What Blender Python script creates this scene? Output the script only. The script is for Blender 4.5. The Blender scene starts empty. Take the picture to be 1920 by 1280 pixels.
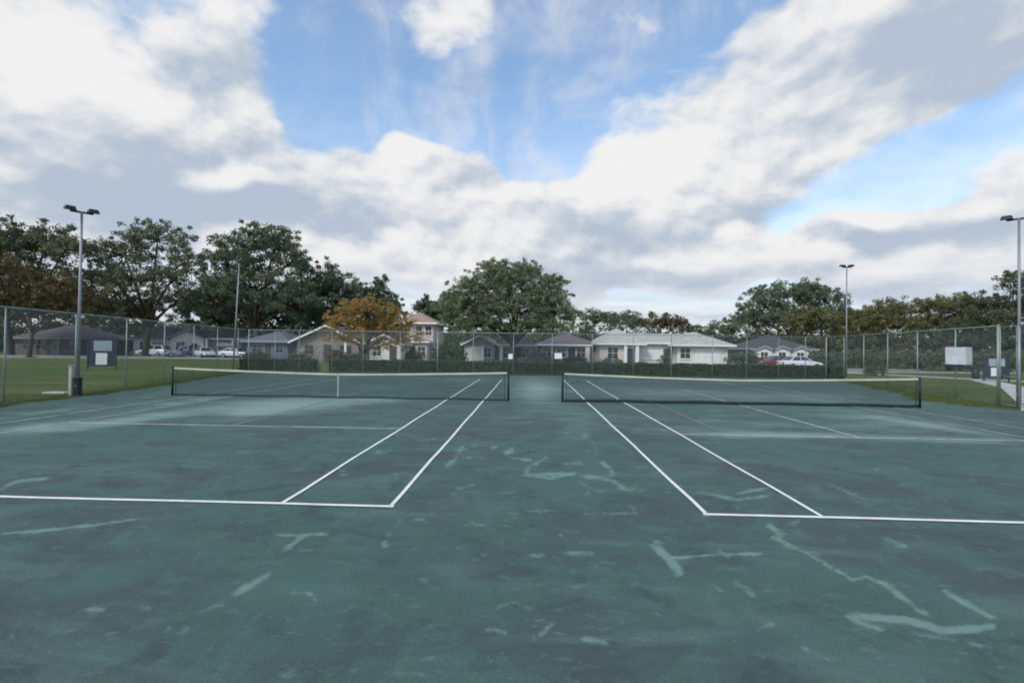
import bpy, bmesh, math, random
import numpy as np
from mathutils import Vector, Matrix, Euler

R = math.radians
scene = bpy.context.scene
COL = scene.collection
random.seed(7)
rng = np.random.default_rng(11)

# ------------------------------------------------------------------ camera
# solved from the court lines and the net posts (x right, y towards the far fence, origin under the
# middle of the nets, metres)
F_PX, CX, CZ, CY = 896.458, -0.2313, 1.9728, -17.7371
YAW, PITCH, ROLL, GAP = -0.037069, 0.013367, 0.012754, 1.9176


def ray(px, py):
    u, v = px - 960.0, py - 640.0
    c, s = math.cos(-ROLL), math.sin(-ROLL)
    u, v = c * u - s * v, s * u + c * v
    X, Y, Z = u / F_PX, 1.0, -v / F_PX
    c, s = math.cos(PITCH), math.sin(PITCH)
    Y, Z = c * Y - s * Z, s * Y + c * Z
    c, s = math.cos(YAW), math.sin(YAW)
    X, Y = c * X + s * Y, -s * X + c * Y
    return Vector((X, Y, Z))


def gnd(px, py, z=0.0):
    d = ray(px, py)
    t = (z - CZ) / d.z
    return Vector((CX + t * d.x, CY + t * d.y, z))


def at(px, py, Y):
    d = ray(px, py)
    t = (Y - CY) / d.y
    return Vector((CX + t * d.x, Y, CZ + t * d.z))


def pix(X, Y, Z):
    X, Y, Z = X - CX, Y - CY, Z - CZ
    c, s = math.cos(YAW), math.sin(YAW)
    X, Y = c * X - s * Y, s * X + c * Y
    c, s = math.cos(PITCH), math.sin(PITCH)
    Y, Z = c * Y + s * Z, -s * Y + c * Z
    u, v = F_PX * X / Y, -F_PX * Z / Y
    c, s = math.cos(ROLL), math.sin(ROLL)
    return 960 + c * u - s * v, 640 + s * u + c * v


cam_data = bpy.data.cameras.new('camera')
cam = bpy.data.objects.new('camera', cam_data)
COL.objects.link(cam)
cam_data.sensor_width = 36.0
cam_data.lens = F_PX / 1920.0 * 36.0
cam_data.clip_start = 0.05
cam_data.clip_end = 3000.0
fw = ray(960, 640).normalized()
rt = (ray(961, 640) - ray(959, 640)).normalized()
up = rt.cross(fw).normalized()
m = Matrix((rt, up, -fw)).transposed().to_4x4()
m.translation = Vector((CX, CY, CZ))
cam.matrix_world = m
scene.camera = cam
scene.render.resolution_x, scene.render.resolution_y = 1024, 682

# ------------------------------------------------------------------ light
SUN_EL, SUN_AZ = R(42), R(215)          # azimuth clockwise from +Y: behind the camera, to the left
sun_data = bpy.data.lights.new('sun', 'SUN')
sun_data.energy = 1.5
sun_data.angle = R(14)
sun_data.color = (1.0, 0.95, 0.88)
sun = bpy.data.objects.new('sun', sun_data)
COL.objects.link(sun)
sdir = Vector((math.sin(SUN_AZ) * math.cos(SUN_EL), math.cos(SUN_AZ) * math.cos(SUN_EL), math.sin(SUN_EL)))
sun.rotation_euler = (-sdir).to_track_quat('-Z', 'Y').to_euler()

scene.view_settings.view_transform = 'Standard'
scene.view_settings.look = 'None'
scene.view_settings.exposure = 0.6
scene.view_settings.gamma = 1.0
scene.view_settings.use_curve_mapping = False
scene.cycles.filter_width = 1.9
scene.cycles.max_bounces = 6
scene.cycles.transparent_max_bounces = 4


# ------------------------------------------------------------------ node helper
class NT:
    def __init__(self, tree):
        self.t = tree
        self.n = tree.nodes
        self.l = tree.links

    def new(self, kind, **kw):
        nd = self.n.new(kind)
        for k, v in kw.items():
            setattr(nd, k, v)
        return nd

    def put(self, sock, v):
        if isinstance(v, bpy.types.NodeSocket):
            self.l.new(v, sock)
        elif v is not None:
            sock.default_value = v

    def math(self, op, a, b=None, c=None, clamp=False):
        nd = self.new('ShaderNodeMath', operation=op, use_clamp=clamp)
        self.put(nd.inputs[0], a)
        if b is not None:
            self.put(nd.inputs[1], b)
        if c is not None:
            self.put(nd.inputs[2], c)
        return nd.outputs[0]

    def vmath(self, op, a, b=None, scale=None):
        nd = self.new('ShaderNodeVectorMath', operation=op)
        self.put(nd.inputs[0], a)
        if b is not None:
            self.put(nd.inputs[1], b)
        if scale is not None:
            self.put(nd.inputs['Scale'], scale)
        return nd.outputs['Value'] if op in ('DOT_PRODUCT', 'LENGTH') else nd.outputs['Vector']

    def noise(self, vec, scale, detail=4.0, rough=0.55, dist=0.0, lac=2.0):
        nd = self.new('ShaderNodeTexNoise')
        if vec is not None:
            self.put(nd.inputs['Vector'], vec)
        nd.inputs['Scale'].default_value = scale
        nd.inputs['Detail'].default_value = detail
        nd.inputs['Roughness'].default_value = rough
        nd.inputs['Distortion'].default_value = dist
        nd.inputs['Lacunarity'].default_value = lac
        return nd

    def step(self, v, a, b, lo=0.0, hi=1.0):
        nd = self.new('ShaderNodeMapRange', interpolation_type='SMOOTHSTEP')
        self.put(nd.inputs['Value'], v)
        nd.inputs['From Min'].default_value = a
        nd.inputs['From Max'].default_value = b
        nd.inputs['To Min'].default_value = lo
        nd.inputs['To Max'].default_value = hi
        return nd.outputs['Result']

    def lin(self, v, a, b, lo, hi):
        nd = self.new('ShaderNodeMapRange')
        self.put(nd.inputs['Value'], v)
        nd.inputs['From Min'].default_value = a
        nd.inputs['From Max'].default_value = b
        nd.inputs['To Min'].default_value = lo
        nd.inputs['To Max'].default_value = hi
        return nd.outputs['Result']

    def mix(self, f, a, b, blend='MIX'):
        nd = self.new('ShaderNodeMix', data_type='RGBA', blend_type=blend)
        self.put(nd.inputs[0], f)
        self.put(nd.inputs[6], a if isinstance(a, bpy.types.NodeSocket) else (*a, 1.0))
        self.put(nd.inputs[7], b if isinstance(b, bpy.types.NodeSocket) else (*b, 1.0))
        return nd.outputs[2]

    def attr(self, name):
        return self.new('ShaderNodeAttribute', attribute_name=name)


# ------------------------------------------------------------------ world: Nishita sky with clouds
world = bpy.data.worlds.new('World')
scene.world = world
world.use_nodes = True
wt = NT(world.node_tree)
wt.n.clear()
SKY_STRENGTH = 0.15
sky = wt.new('ShaderNodeTexSky', sky_type='NISHITA')
sky.sun_disc = False
sky.sun_elevation = SUN_EL
sky.sun_rotation = SUN_AZ
sky.air_density = 1.0
sky.dust_density = 0.6
sky.ozone_density = 1.6

# the banks of cloud (+) and the gaps of blue (-) seen over the houses, as directions:
# photo x, y, half width, half height, tilt in degrees, weight
CLOUDS = [
    (90, 190, 420, 230, 0, 1.0), (230, 350, 330, 130, 0, .8), (0, 420, 250, 90, 0, .5),
    (440, 100, 130, 150, 20, .40), (560, 330, 330, 130, 10, .75), (730, 305, 45, 40, 0, .55),
    (860, 70, 100, 190, -4, .52), (1110, 70, 190, 150, 30, .12), (870, 430, 380, 110, 3, .8),
    (1200, 370, 300, 130, -20, .95), (1420, 220, 360, 160, -32, 1.0), (1720, 70, 340, 170, -20, .95),
    (1300, 470, 420, 90, 0, .7), (1640, 440, 120, 45, -5, .9), (1830, 420, 150, 60, 5, .9), (440, 420, 260, 70, 0, .6),
    (1880, 330, 120, 60, -30, .5), (960, 530, 1200, 50, 0, .5), (680, 10, 200, 40, 0, .2),
    (610, 190, 160, 120, 30, -.95), (960, 250, 200, 110, 35, -.95), (1000, 120, 70, 140, 10, -.55),
    (640, 60, 110, 110, 0, -.45), (1690, 335, 200, 36, -28, -.52), (1570, 400, 100, 30, -15, -.40),
    (1890, 220, 150, 48, -25, -.6), (820, 240, 90, 80, 0, -.6), (1350, 10, 140, 40, -10, -.3),
    (500, 40, 80, 60, 0, -.25), (1420, 580, 260, 30, 0, -.15),
]
# where the cloud is deep and its underside grey
SHADE = [
    (420, 400, 300, 50, 5, .55), (620, 410, 300, 60, 10, .35), (1300, 430, 240, 45, -10, .55), (1830, 90, 240, 120, -25, 1.0), (230, 270, 300, 110, 10, .38), (60, 330, 200, 60, 0, .3),
    (1640, 458, 120, 28, 0, .8), (1830, 440, 150, 40, 5, .85), (420, 120, 140, 120, 10, .35), (1180, 535, 300, 26, 0, .6),
    (1560, 230, 200, 100, -30, .25), (1700, 560, 300, 30, 0, .4), (250, 330, 200, 50, 0, .3), (330, 250, 150, 50, 15, .25),
    (1180, 280, 120, 150, -40, -.5), (130, 150, 170, 130, 0, -.5), (430, 335, 80, 40, 0, -.9), (730, 305, 50, 40, 0, -.7), (740, 450, 60, 30, -30, -.6),
    (1350, 590, 420, 30, 0, -.6), (750, 590, 200, 40, 0, -.4), (1220, 330, 150, 90, 0, -.5), (1640, 412, 110, 20, -5, -.7), (1400, 432, 36, 20, 0, -.7),
]


def blob_sum(t, vw, blobs, tot):
    for (px, py, rx, ry, tilt, wgt) in blobs:
        c = ray(px, py).normalized()
        a = math.cos(R(tilt)), math.sin(R(tilt))
        e1 = (ray(px + 40 * a[0], py + 40 * a[1]).normalized() - c)
        e2 = (ray(px - 40 * a[1], py + 40 * a[0]).normalized() - c)
        s1, s2 = e1.length / 40, e2.length / 40
        X = e1.normalized()
        Yv = c.cross(X).normalized()
        X = Yv.cross(c)
        mp = t.new('ShaderNodeMapping', vector_type='TEXTURE')
        t.put(mp.inputs['Vector'], vw)
        mp.inputs['Location'].default_value = c
        mp.inputs['Rotation'].default_value = Matrix((X, Yv, c)).transposed().to_euler()
        mp.inputs['Scale'].default_value = (rx * s1 * 1.4, ry * s2 * 1.4, 0.7)
        gr = t.new('ShaderNodeTexGradient', gradient_type='SPHERICAL')
        t.put(gr.inputs[0], mp.outputs[0])
        tot = t.math('MULTIPLY_ADD', t.step(gr.outputs['Fac'], 0.0, 0.85), wgt, tot)
    return tot


tc = wt.new('ShaderNodeTexCoord')
dvec = tc.outputs['Generated']
w1 = wt.noise(dvec, 3.6, 2, 0.5)
warp = wt.vmath('ADD', dvec, wt.vmath('SCALE', wt.vmath('SUBTRACT', w1.outputs['Color'], (0.5, 0.5, 0.5)), scale=0.20))
flat = wt.vmath('MULTIPLY', dvec, (1.0, 1.0, 1.6))
flat_lit = wt.vmath('ADD', flat, (-0.012, 0.0, 0.030))
big = wt.noise(flat, 4.4, 8, 0.54, 0.12).outputs['Fac']
big_lit = wt.noise(flat_lit, 4.4, 5, 0.54, 0.12).outputs['Fac']
fine = wt.noise(flat, 15.0, 4, 0.55, 0.2).outputs['Fac']
bn = wt.math('SUBTRACT', big, 0.5)
fn = wt.math('SUBTRACT', fine, 0.5)
sepz = wt.new('ShaderNodeSeparateXYZ')
wt.put(sepz.inputs[0], dvec)
dens = blob_sum(wt, warp, CLOUDS, 0.12)
dens = wt.math('ADD', dens, wt.math('MULTIPLY_ADD', bn, 2.1, wt.math('MULTIPLY', fn, 0.7)))
# thin high veil: torn streaks of it aloft, closing towards the horizon
wisp = wt.noise(wt.vmath('MULTIPLY', warp, (1.0, 1.0, 0.55)), 5.5, 6, 0.6, 0.3).outputs['Fac']
veil = wt.math('MAXIMUM', wt.step(wisp, 0.38, 0.78, 0.08, 0.75), wt.step(sepz.outputs[2], 0.48, 0.18, 0.08, 0.56))
cover = wt.math('MAXIMUM', wt.step(dens, 0.02, 0.62), veil)
shade = blob_sum(wt, warp, SHADE, 0.22)
relief = wt.math('SUBTRACT', big, big_lit)
grey = wt.math('MULTIPLY_ADD', relief, -4.6, shade)
grey = wt.math('ADD', grey, wt.math('MULTIPLY', fn, -0.55))
grey = wt.math('ADD', grey, wt.step(dens, 1.0, 2.2, 0.0, 0.2))
grey = wt.step(grey, -0.15, 1.05)
ccol = wt.mix(grey, (0.585, 0.582, 0.582), (0.305, 0.355, 0.43))
skyc = wt.mix(1.0, sky.outputs[0], (SKY_STRENGTH * .94, SKY_STRENGTH * 1.04, SKY_STRENGTH * 1.05), 'MULTIPLY')
full = wt.mix(cover, skyc, ccol)
# pale, level band of far cloud low over the roofs, all round
layer = wt.noise(wt.vmath('MULTIPLY', dvec, (1.6, 1.6, 11.0)), 2.4, 5, 0.55, 0.2).outputs['Fac']
lowc = wt.mix(wt.step(layer, 0.36, 0.62), (0.345, 0.38, 0.455), (0.52, 0.54, 0.565))
low = wt.step(sepz.outputs[2], 0.20, 0.05, 0.0, 0.93)
full = wt.mix(low, full, lowc)
scaled = wt.mix(1.0, full, (1.0 / SKY_STRENGTH,) * 3, 'MULTIPLY')
bg = wt.new('ShaderNodeBackground')
wt.put(bg.inputs['Color'], scaled)
bg.inputs['Strength'].default_value = SKY_STRENGTH
wo = wt.new('ShaderNodeOutputWorld')
wt.l.new(bg.outputs[0], wo.inputs['Surface'])
world.cycles.sampling_method = 'MANUAL'
world.cycles.sample_map_resolution = 256
#--BODY--
# ------------------------------------------------------------------ materials
MATS = {}


def pmat(name, base, rough=0.7, spec=0.3, metal=0.0, var=0.15, scale=3.0, bump=0.0, bscale=40.0, tint=None):
    """plain procedural material: base colour, mottled by noise, with fine relief"""
    mt = bpy.data.materials.new(name)
    mt.use_nodes = True
    t = NT(mt.node_tree)
    bs = t.n['Principled BSDF']
    co = t.new('ShaderNodeTexCoord').outputs['Object']
    n = t.noise(co, scale, 5, 0.6)
    dark = tuple(c * (1 - var) for c in base)
    lite = tuple(min(1.0, c * (1 + var)) for c in (tint or base))
    t.put(bs.inputs['Base Color'], t.mix(t.step(n.outputs['Fac'], 0.3, 0.7), dark, lite))
    bs.inputs['Roughness'].default_value = rough
    bs.inputs['Specular IOR Level'].default_value = spec
    bs.inputs['Metallic'].default_value = metal
    if bump:
        nb = t.noise(co, bscale, 4, 0.6)
        b = t.new('ShaderNodeBump')
        b.inputs['Strength'].default_value = bump
        b.inputs['Distance'].default_value = 0.02
        t.put(b.inputs['Height'], nb.outputs['Fac'])
        t.put(bs.inputs['Normal'], b.outputs[0])
    MATS[name] = mt
    return mt


def leaf_mat(name, dark, mid, lite, trans=0.45):
    mt = bpy.data.materials.new(name)
    mt.use_nodes = True
    t = NT(mt.node_tree)
    t.n.clear()
    a = t.attr('tint').outputs['Fac']
    c = t.mix(t.step(a, 0.0, 0.5), dark, mid)
    c = t.mix(t.step(a, 0.5, 1.0), c, lite)
    d = t.new('ShaderNodeBsdfDiffuse')
    tr = t.new('ShaderNodeBsdfTranslucent')
    gl = t.new('ShaderNodeBsdfGlossy')
    gl.inputs['Roughness'].default_value = 0.45
    gl.inputs['Color'].default_value = (0.5, 0.5, 0.5, 1)
    t.put(d.inputs['Color'], c)
    t.put(tr.inputs['Color'], t.mix(0.5, c, lite))
    mx = t.new('ShaderNodeMixShader')
    mx.inputs[0].default_value = trans
    t.l.new(d.outputs[0], mx.inputs[1])
    t.l.new(tr.outputs[0], mx.inputs[2])
    m2 = t.new('ShaderNodeMixShader')
    m2.inputs[0].default_value = 0.05
    t.l.new(mx.outputs[0], m2.inputs[1])
    t.l.new(gl.outputs[0], m2.inputs[2])
    o = t.new('ShaderNodeOutputMaterial')
    t.l.new(m2.outputs[0], o.inputs['Surface'])
    MATS[name] = mt
    return mt


pmat('galvanised', (0.25, 0.30, 0.28), 0.5, 0.5, 0.35, 0.12, 2.0)
pmat('chain_wire', (0.23, 0.265, 0.265), 0.5, 0.4, 0.3, 0.1, 2.0)
pmat('pole_metal', (0.25, 0.26, 0.27), 0.5, 0.5, 0.4, 0.12, 1.0)
pmat('lamp_dark', (0.03, 0.033, 0.036), 0.55, 0.4, 0.2, 0.2, 4.0)
pmat('lamp_glass', (0.30, 0.33, 0.35), 0.15, 0.6, 0.0, 0.1, 6.0)
pmat('net_green', (0.012, 0.03, 0.026), 0.6, 0.3, 0.0, 0.2, 3.0)
pmat('net_cord', (0.014, 0.028, 0.027), 0.8, 0.1, 0.0, 0.2, 3.0)
pmat('net_tape', (0.46, 0.49, 0.38), 0.8, 0.2, 0.0, 0.14, 1.4)
pmat('bark', (0.075, 0.06, 0.048), 0.95, 0.1, 0.0, 0.4, 6.0, 0.8, 12.0)
pmat('bark_pale', (0.30, 0.26, 0.22), 0.9, 0.1, 0.0, 0.3, 5.0, 0.4, 14.0)
pmat('timber', (0.42, 0.40, 0.33), 0.85, 0.2, 0.0, 0.25, 6.0, 0.3, 20)
pmat('navy', (0.022, 0.032, 0.05), 0.6, 0.3, 0.0, 0.2, 3.0)
pmat('sheet_white', (0.72, 0.74, 0.74), 0.6, 0.3, 0.0, 0.04, 2.0)
pmat('board_white', (0.50, 0.53, 0.55), 0.7, 0.2, 0.0, 0.12, 3.0)
pmat('strap_grey', (0.30, 0.35, 0.33), 0.8, 0.2, 0.0, 0.15, 3.0)
pmat('sheet_grey', (0.30, 0.35, 0.39), 0.6, 0.3, 0.0, 0.12, 5.0)
pmat('black_plastic', (0.012, 0.015, 0.018), 0.5, 0.4, 0.0, 0.2, 5.0)
pmat('concrete', (0.44, 0.44, 0.41), 0.9, 0.2, 0.0, 0.14, 1.2, 0.3, 30)
pmat('asphalt', (0.13, 0.14, 0.15), 0.9, 0.2, 0.0, 0.18, 0.6, 0.4, 60)
pmat('kerb', (0.36, 0.36, 0.34), 0.9, 0.2, 0.0, 0.15, 1.5)
pmat('soil', (0.12, 0.10, 0.075), 0.95, 0.1, 0.0, 0.3, 2.0)
pmat('trim_white', (0.78, 0.78, 0.75), 0.6, 0.3, 0.0, 0.06, 2.0)
pmat('wall_white', (0.70, 0.69, 0.63), 0.85, 0.2, 0.0, 0.08, 0.9, 0.2, 30)
pmat('wall_cream', (0.60, 0.54, 0.48), 0.85, 0.2, 0.0, 0.10, 0.9, 0.2, 30)
pmat('wall_pink', (0.60, 0.52, 0.47), 0.85, 0.2, 0.0, 0.10, 0.9, 0.2, 30)
pmat('wall_grey', (0.27, 0.30, 0.34), 0.85, 0.2, 0.0, 0.10, 0.9, 0.2, 30)
pmat('wall_brown', (0.13, 0.115, 0.12), 0.85, 0.2, 0.0, 0.15, 0.9, 0.2, 30)
pmat('wall_tan', (0.27, 0.235, 0.205), 0.85, 0.2, 0.0, 0.12, 0.9, 0.2, 30)
pmat('wall_slate', (0.10, 0.13, 0.17), 0.85, 0.2, 0.0, 0.12, 0.9, 0.2, 30)
pmat('door_dark', (0.06, 0.055, 0.06), 0.6, 0.3, 0.0, 0.15, 2.0)
pmat('tyre', (0.012, 0.012, 0.013), 0.85, 0.2, 0.0, 0.2, 6.0)
pmat('alloy', (0.42, 0.43, 0.45), 0.35, 0.5, 0.7, 0.08, 3.0)
pmat('lens_red', (0.35, 0.02, 0.02), 0.25, 0.5, 0.0, 0.1, 5.0)
pmat('lens_clear', (0.7, 0.72, 0.75), 0.15, 0.6, 0.0, 0.05, 5.0)


def shingle_mat(name, base):
    """courses of shingles too far off to be told apart: relief and tone by course"""
    mt = bpy.data.materials.new(name)
    mt.use_nodes = True
    t = NT(mt.node_tree)
    bs = t.n['Principled BSDF']
    co = t.new('ShaderNodeTexCoord').outputs['Object']
    w = t.new('ShaderNodeTexWave', wave_type='BANDS', bands_direction='Z', wave_profile='SAW')
    t.put(w.inputs['Vector'], co)
    w.inputs['Scale'].default_value = 2.6
    w.inputs['Distortion'].default_value = 0.6
    n = t.noise(co, 2.2, 5, 0.65)
    c = t.mix(t.step(n.outputs['Fac'], 0.3, 0.72), tuple(x * 0.78 for x in base), tuple(x * 1.18 for x in base))
    c = t.mix(t.lin(w.outputs['Fac'], 0, 1, 0.0, 0.28), c, tuple(x * 0.6 for x in base))
    t.put(bs.inputs['Base Color'], c)
    bs.inputs['Roughness'].default_value = 0.9
    bs.inputs['Specular IOR Level'].default_value = 0.2
    b = t.new('ShaderNodeBump')
    b.inputs['Strength'].default_value = 0.5
    b.inputs['Distance'].default_value = 0.04
    t.put(b.inputs['Height'], w.outputs['Fac'])
    t.put(bs.inputs['Normal'], b.outputs[0])
    MATS[name] = mt


shingle_mat('roof_grey', (0.43, 0.43, 0.385))
shingle_mat('roof_brown', (0.15, 0.125, 0.13))
shingle_mat('roof_dark', (0.085, 0.08, 0.085))
shingle_mat('roof_tile', (0.34, 0.25, 0.20))
shingle_mat('roof_slate', (0.13, 0.145, 0.165))


def glass_mat():
    mt = bpy.data.materials.new('window_glass')
    mt.use_nodes = True
    t = NT(mt.node_tree)
    bs = t.n['Principled BSDF']
    co = t.new('ShaderNodeTexCoord').outputs['Object']
    n = t.noise(co, 1.1, 3, 0.5)
    t.put(bs.inputs['Base Color'], t.mix(n.outputs['Fac'], (0.02, 0.024, 0.03), (0.06, 0.065, 0.07)))
    bs.inputs['Roughness'].default_value = 0.06
    bs.inputs['Specular IOR Level'].default_value = 0.6
    MATS['glass'] = mt


glass_mat()


def paint_mat(name, base):
    mt = pmat(name, base, 0.32, 0.5, 0.0, 0.05, 1.5)
    bs = mt.node_tree.nodes['Principled BSDF']
    bs.inputs['Coat Weight'].default_value = 0.5
    bs.inputs['Coat Roughness'].default_value = 0.08


paint_mat('paint_white', (0.66, 0.67, 0.68))
paint_mat('paint_silver', (0.34, 0.36, 0.40))
paint_mat('paint_blue', (0.05, 0.075, 0.16))
paint_mat('paint_dark', (0.03, 0.033, 0.04))
paint_mat('paint_red', (0.17, 0.045, 0.045))
paint_mat('paint_bronze', (0.16, 0.125, 0.11))

pmat('hedge_core', (0.022, 0.034, 0.016), 0.95, 0.05, 0.0, 0.4, 4.0)
leaf_mat('leaf_oak', (0.074, 0.098, 0.055), (0.134, 0.166, 0.091), (0.222, 0.234, 0.132))
leaf_mat('leaf_brown', (0.07, 0.066, 0.032), (0.118, 0.102, 0.046), (0.21, 0.135, 0.055))
leaf_mat('leaf_dark', (0.062, 0.096, 0.058), (0.114, 0.158, 0.094), (0.186, 0.228, 0.138))
leaf_mat('leaf_autumn', (0.16, 0.16, 0.045), (0.36, 0.25, 0.07), (0.58, 0.35, 0.12))
leaf_mat('leaf_center', (0.11, 0.155, 0.076), (0.19, 0.245, 0.125), (0.31, 0.35, 0.215))
leaf_mat('leaf_far', (0.094, 0.130, 0.079), (0.154, 0.198, 0.116), (0.231, 0.270, 0.165))
leaf_mat('leaf_olive', (0.098, 0.113, 0.048), (0.172, 0.179, 0.071), (0.276, 0.253, 0.101))
leaf_mat('leaf_hedge', (0.030, 0.060, 0.027), (0.053, 0.100, 0.045), (0.094, 0.150, 0.069), 0.2)
leaf_mat('leaf_bush', (0.042, 0.084, 0.025), (0.070, 0.133, 0.036), (0.112, 0.182, 0.056))
leaf_mat('leaf_dry', (0.084, 0.066, 0.054), (0.144, 0.114, 0.096), (0.216, 0.180, 0.150))
leaf_mat('grass_blade', (0.052, 0.086, 0.021), (0.098, 0.132, 0.032), (0.196, 0.190, 0.063), 0.3)


# ------------------------------------------------------------------ mesh helpers
class MB:
    """collects shapes; build() links them as ONE mesh object"""

    def __init__(self):
        self.v, self.f = [], []

    def add(self, vs, fs):
        o = len(self.v)
        self.v += [tuple(p) for p in vs]
        self.f += [tuple(i + o for i in q) for q in fs]
        return self

    def box(self, x0, x1, y0, y1, z0, z1):
        return self.add([(x0, y0, z0), (x1, y0, z0), (x1, y1, z0), (x0, y1, z0), (x0, y0, z1), (x1, y0, z1), (x1, y1, z1), (x0, y1, z1)],
                        [(3, 2, 1, 0), (4, 5, 6, 7), (0, 1, 5, 4), (1, 2, 6, 5), (2, 3, 7, 6), (3, 0, 4, 7)])

    def cbox(self, x0, x1, y0, y1, z0, z1, b=0.01):
        """box with chamfered vertical and horizontal edges"""
        bm = bmesh.new()
        bmesh.ops.create_cube(bm, size=1)
        for p in bm.verts:
            p.co = ((x0 + x1) / 2 + p.co.x * (x1 - x0), (y0 + y1) / 2 + p.co.y * (y1 - y0), (z0 + z1) / 2 + p.co.z * (z1 - z0))
        bmesh.ops.bevel(bm, geom=bm.edges[:], offset=b, segments=1, affect='EDGES')
        return self.bm(bm)

    def bm(self, bm, mtx=None):
        bm.verts.ensure_lookup_table()
        self.add([(mtx @ p.co if mtx else p.co) for p in bm.verts], [[p.index for p in q.verts] for q in bm.faces])
        bm.free()
        return self

    def tube(self, pts, rad, seg=8, cap=True):
        pts = [Vector(p) for p in pts]
        n = len(pts)
        rads = rad if isinstance(rad, (list, tuple)) else [rad] * n
        rings = []
        for i, p in enumerate(pts):
            d = (pts[min(i + 1, n - 1)] - pts[max(i - 1, 0)]).normalized()
            ref = Vector((0, 0, 1)) if abs(d.z) < 0.9 else Vector((1, 0, 0))
            a = d.cross(ref).normalized()
            b = d.cross(a)
            rings.append([p + (a * math.cos(2 * math.pi * k / seg) + b * math.sin(2 * math.pi * k / seg)) * rads[i] for k in range(seg)])
        vs = [q for r in rings for q in r]
        fs = []
        for i in range(n - 1):
            for k in range(seg):
                k2 = (k + 1) % seg
                fs.append((i * seg + k, i * seg + k2, (i + 1) * seg + k2, (i + 1) * seg + k))
        if cap:
            fs.append(tuple(range(seg))[::-1])
            fs.append(tuple((n - 1) * seg + k for k in range(seg)))
        return self.add(vs, fs)

    def build(self, name, mat, parent=None, smooth=False, loc=None):
        me = bpy.data.meshes.new(name)
        me.from_pydata(self.v, [], self.f)
        bm = bmesh.new()
        bm.from_mesh(me)
        bmesh.ops.recalc_face_normals(bm, faces=bm.faces[:])
        bm.to_mesh(me)
        bm.free()
        return obj(name, me, mat, parent, smooth, loc)


def obj(name, me, mat, parent=None, smooth=False, loc=None):
    o = bpy.data.objects.new(name, me)
    COL.objects.link(o)
    me.materials.append(MATS[mat])
    if smooth:
        me.polygons.foreach_set('use_smooth', [True] * len(me.polygons))
    if parent is not None:
        o.parent = parent
    if loc is not None:
        o.location = loc
    return o


def thing(name, label, cat, loc=(0, 0, 0), rz=0.0, group=None):
    o = bpy.data.objects.new(name, None)
    COL.objects.link(o)
    o.empty_display_size = 0.3
    o.location = loc
    o.rotation_euler = (0, 0, rz)
    return tag(o, label, cat, group)


def tag(o, label=None, cat=None, group=None, kind=None):
    for k, v in (('label', label), ('category', cat), ('group', group), ('kind', kind)):
        if v:
            o[k] = v
    return o


def np_mesh(name, V, Fq, attrs=None):
    """numpy verts (n,3) and faces (m,k) -> mesh, with float point attributes"""
    me = bpy.data.meshes.new(name)
    k = Fq.shape[1]
    me.vertices.add(len(V))
    me.vertices.foreach_set('co', np.ascontiguousarray(V, dtype=np.float32).ravel())
    me.loops.add(Fq.size)
    me.loops.foreach_set('vertex_index', np.ascontiguousarray(Fq, dtype=np.int32).ravel())
    me.polygons.add(len(Fq))
    me.polygons.foreach_set('loop_start', np.arange(0, Fq.size, k, dtype=np.int32))
    me.update(calc_edges=True)
    for n, a in (attrs or {}).items():
        at_ = me.attributes.new(n, 'FLOAT', 'POINT')
        at_.data.foreach_set('value', np.ascontiguousarray(a, dtype=np.float32))
    return me


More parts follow.
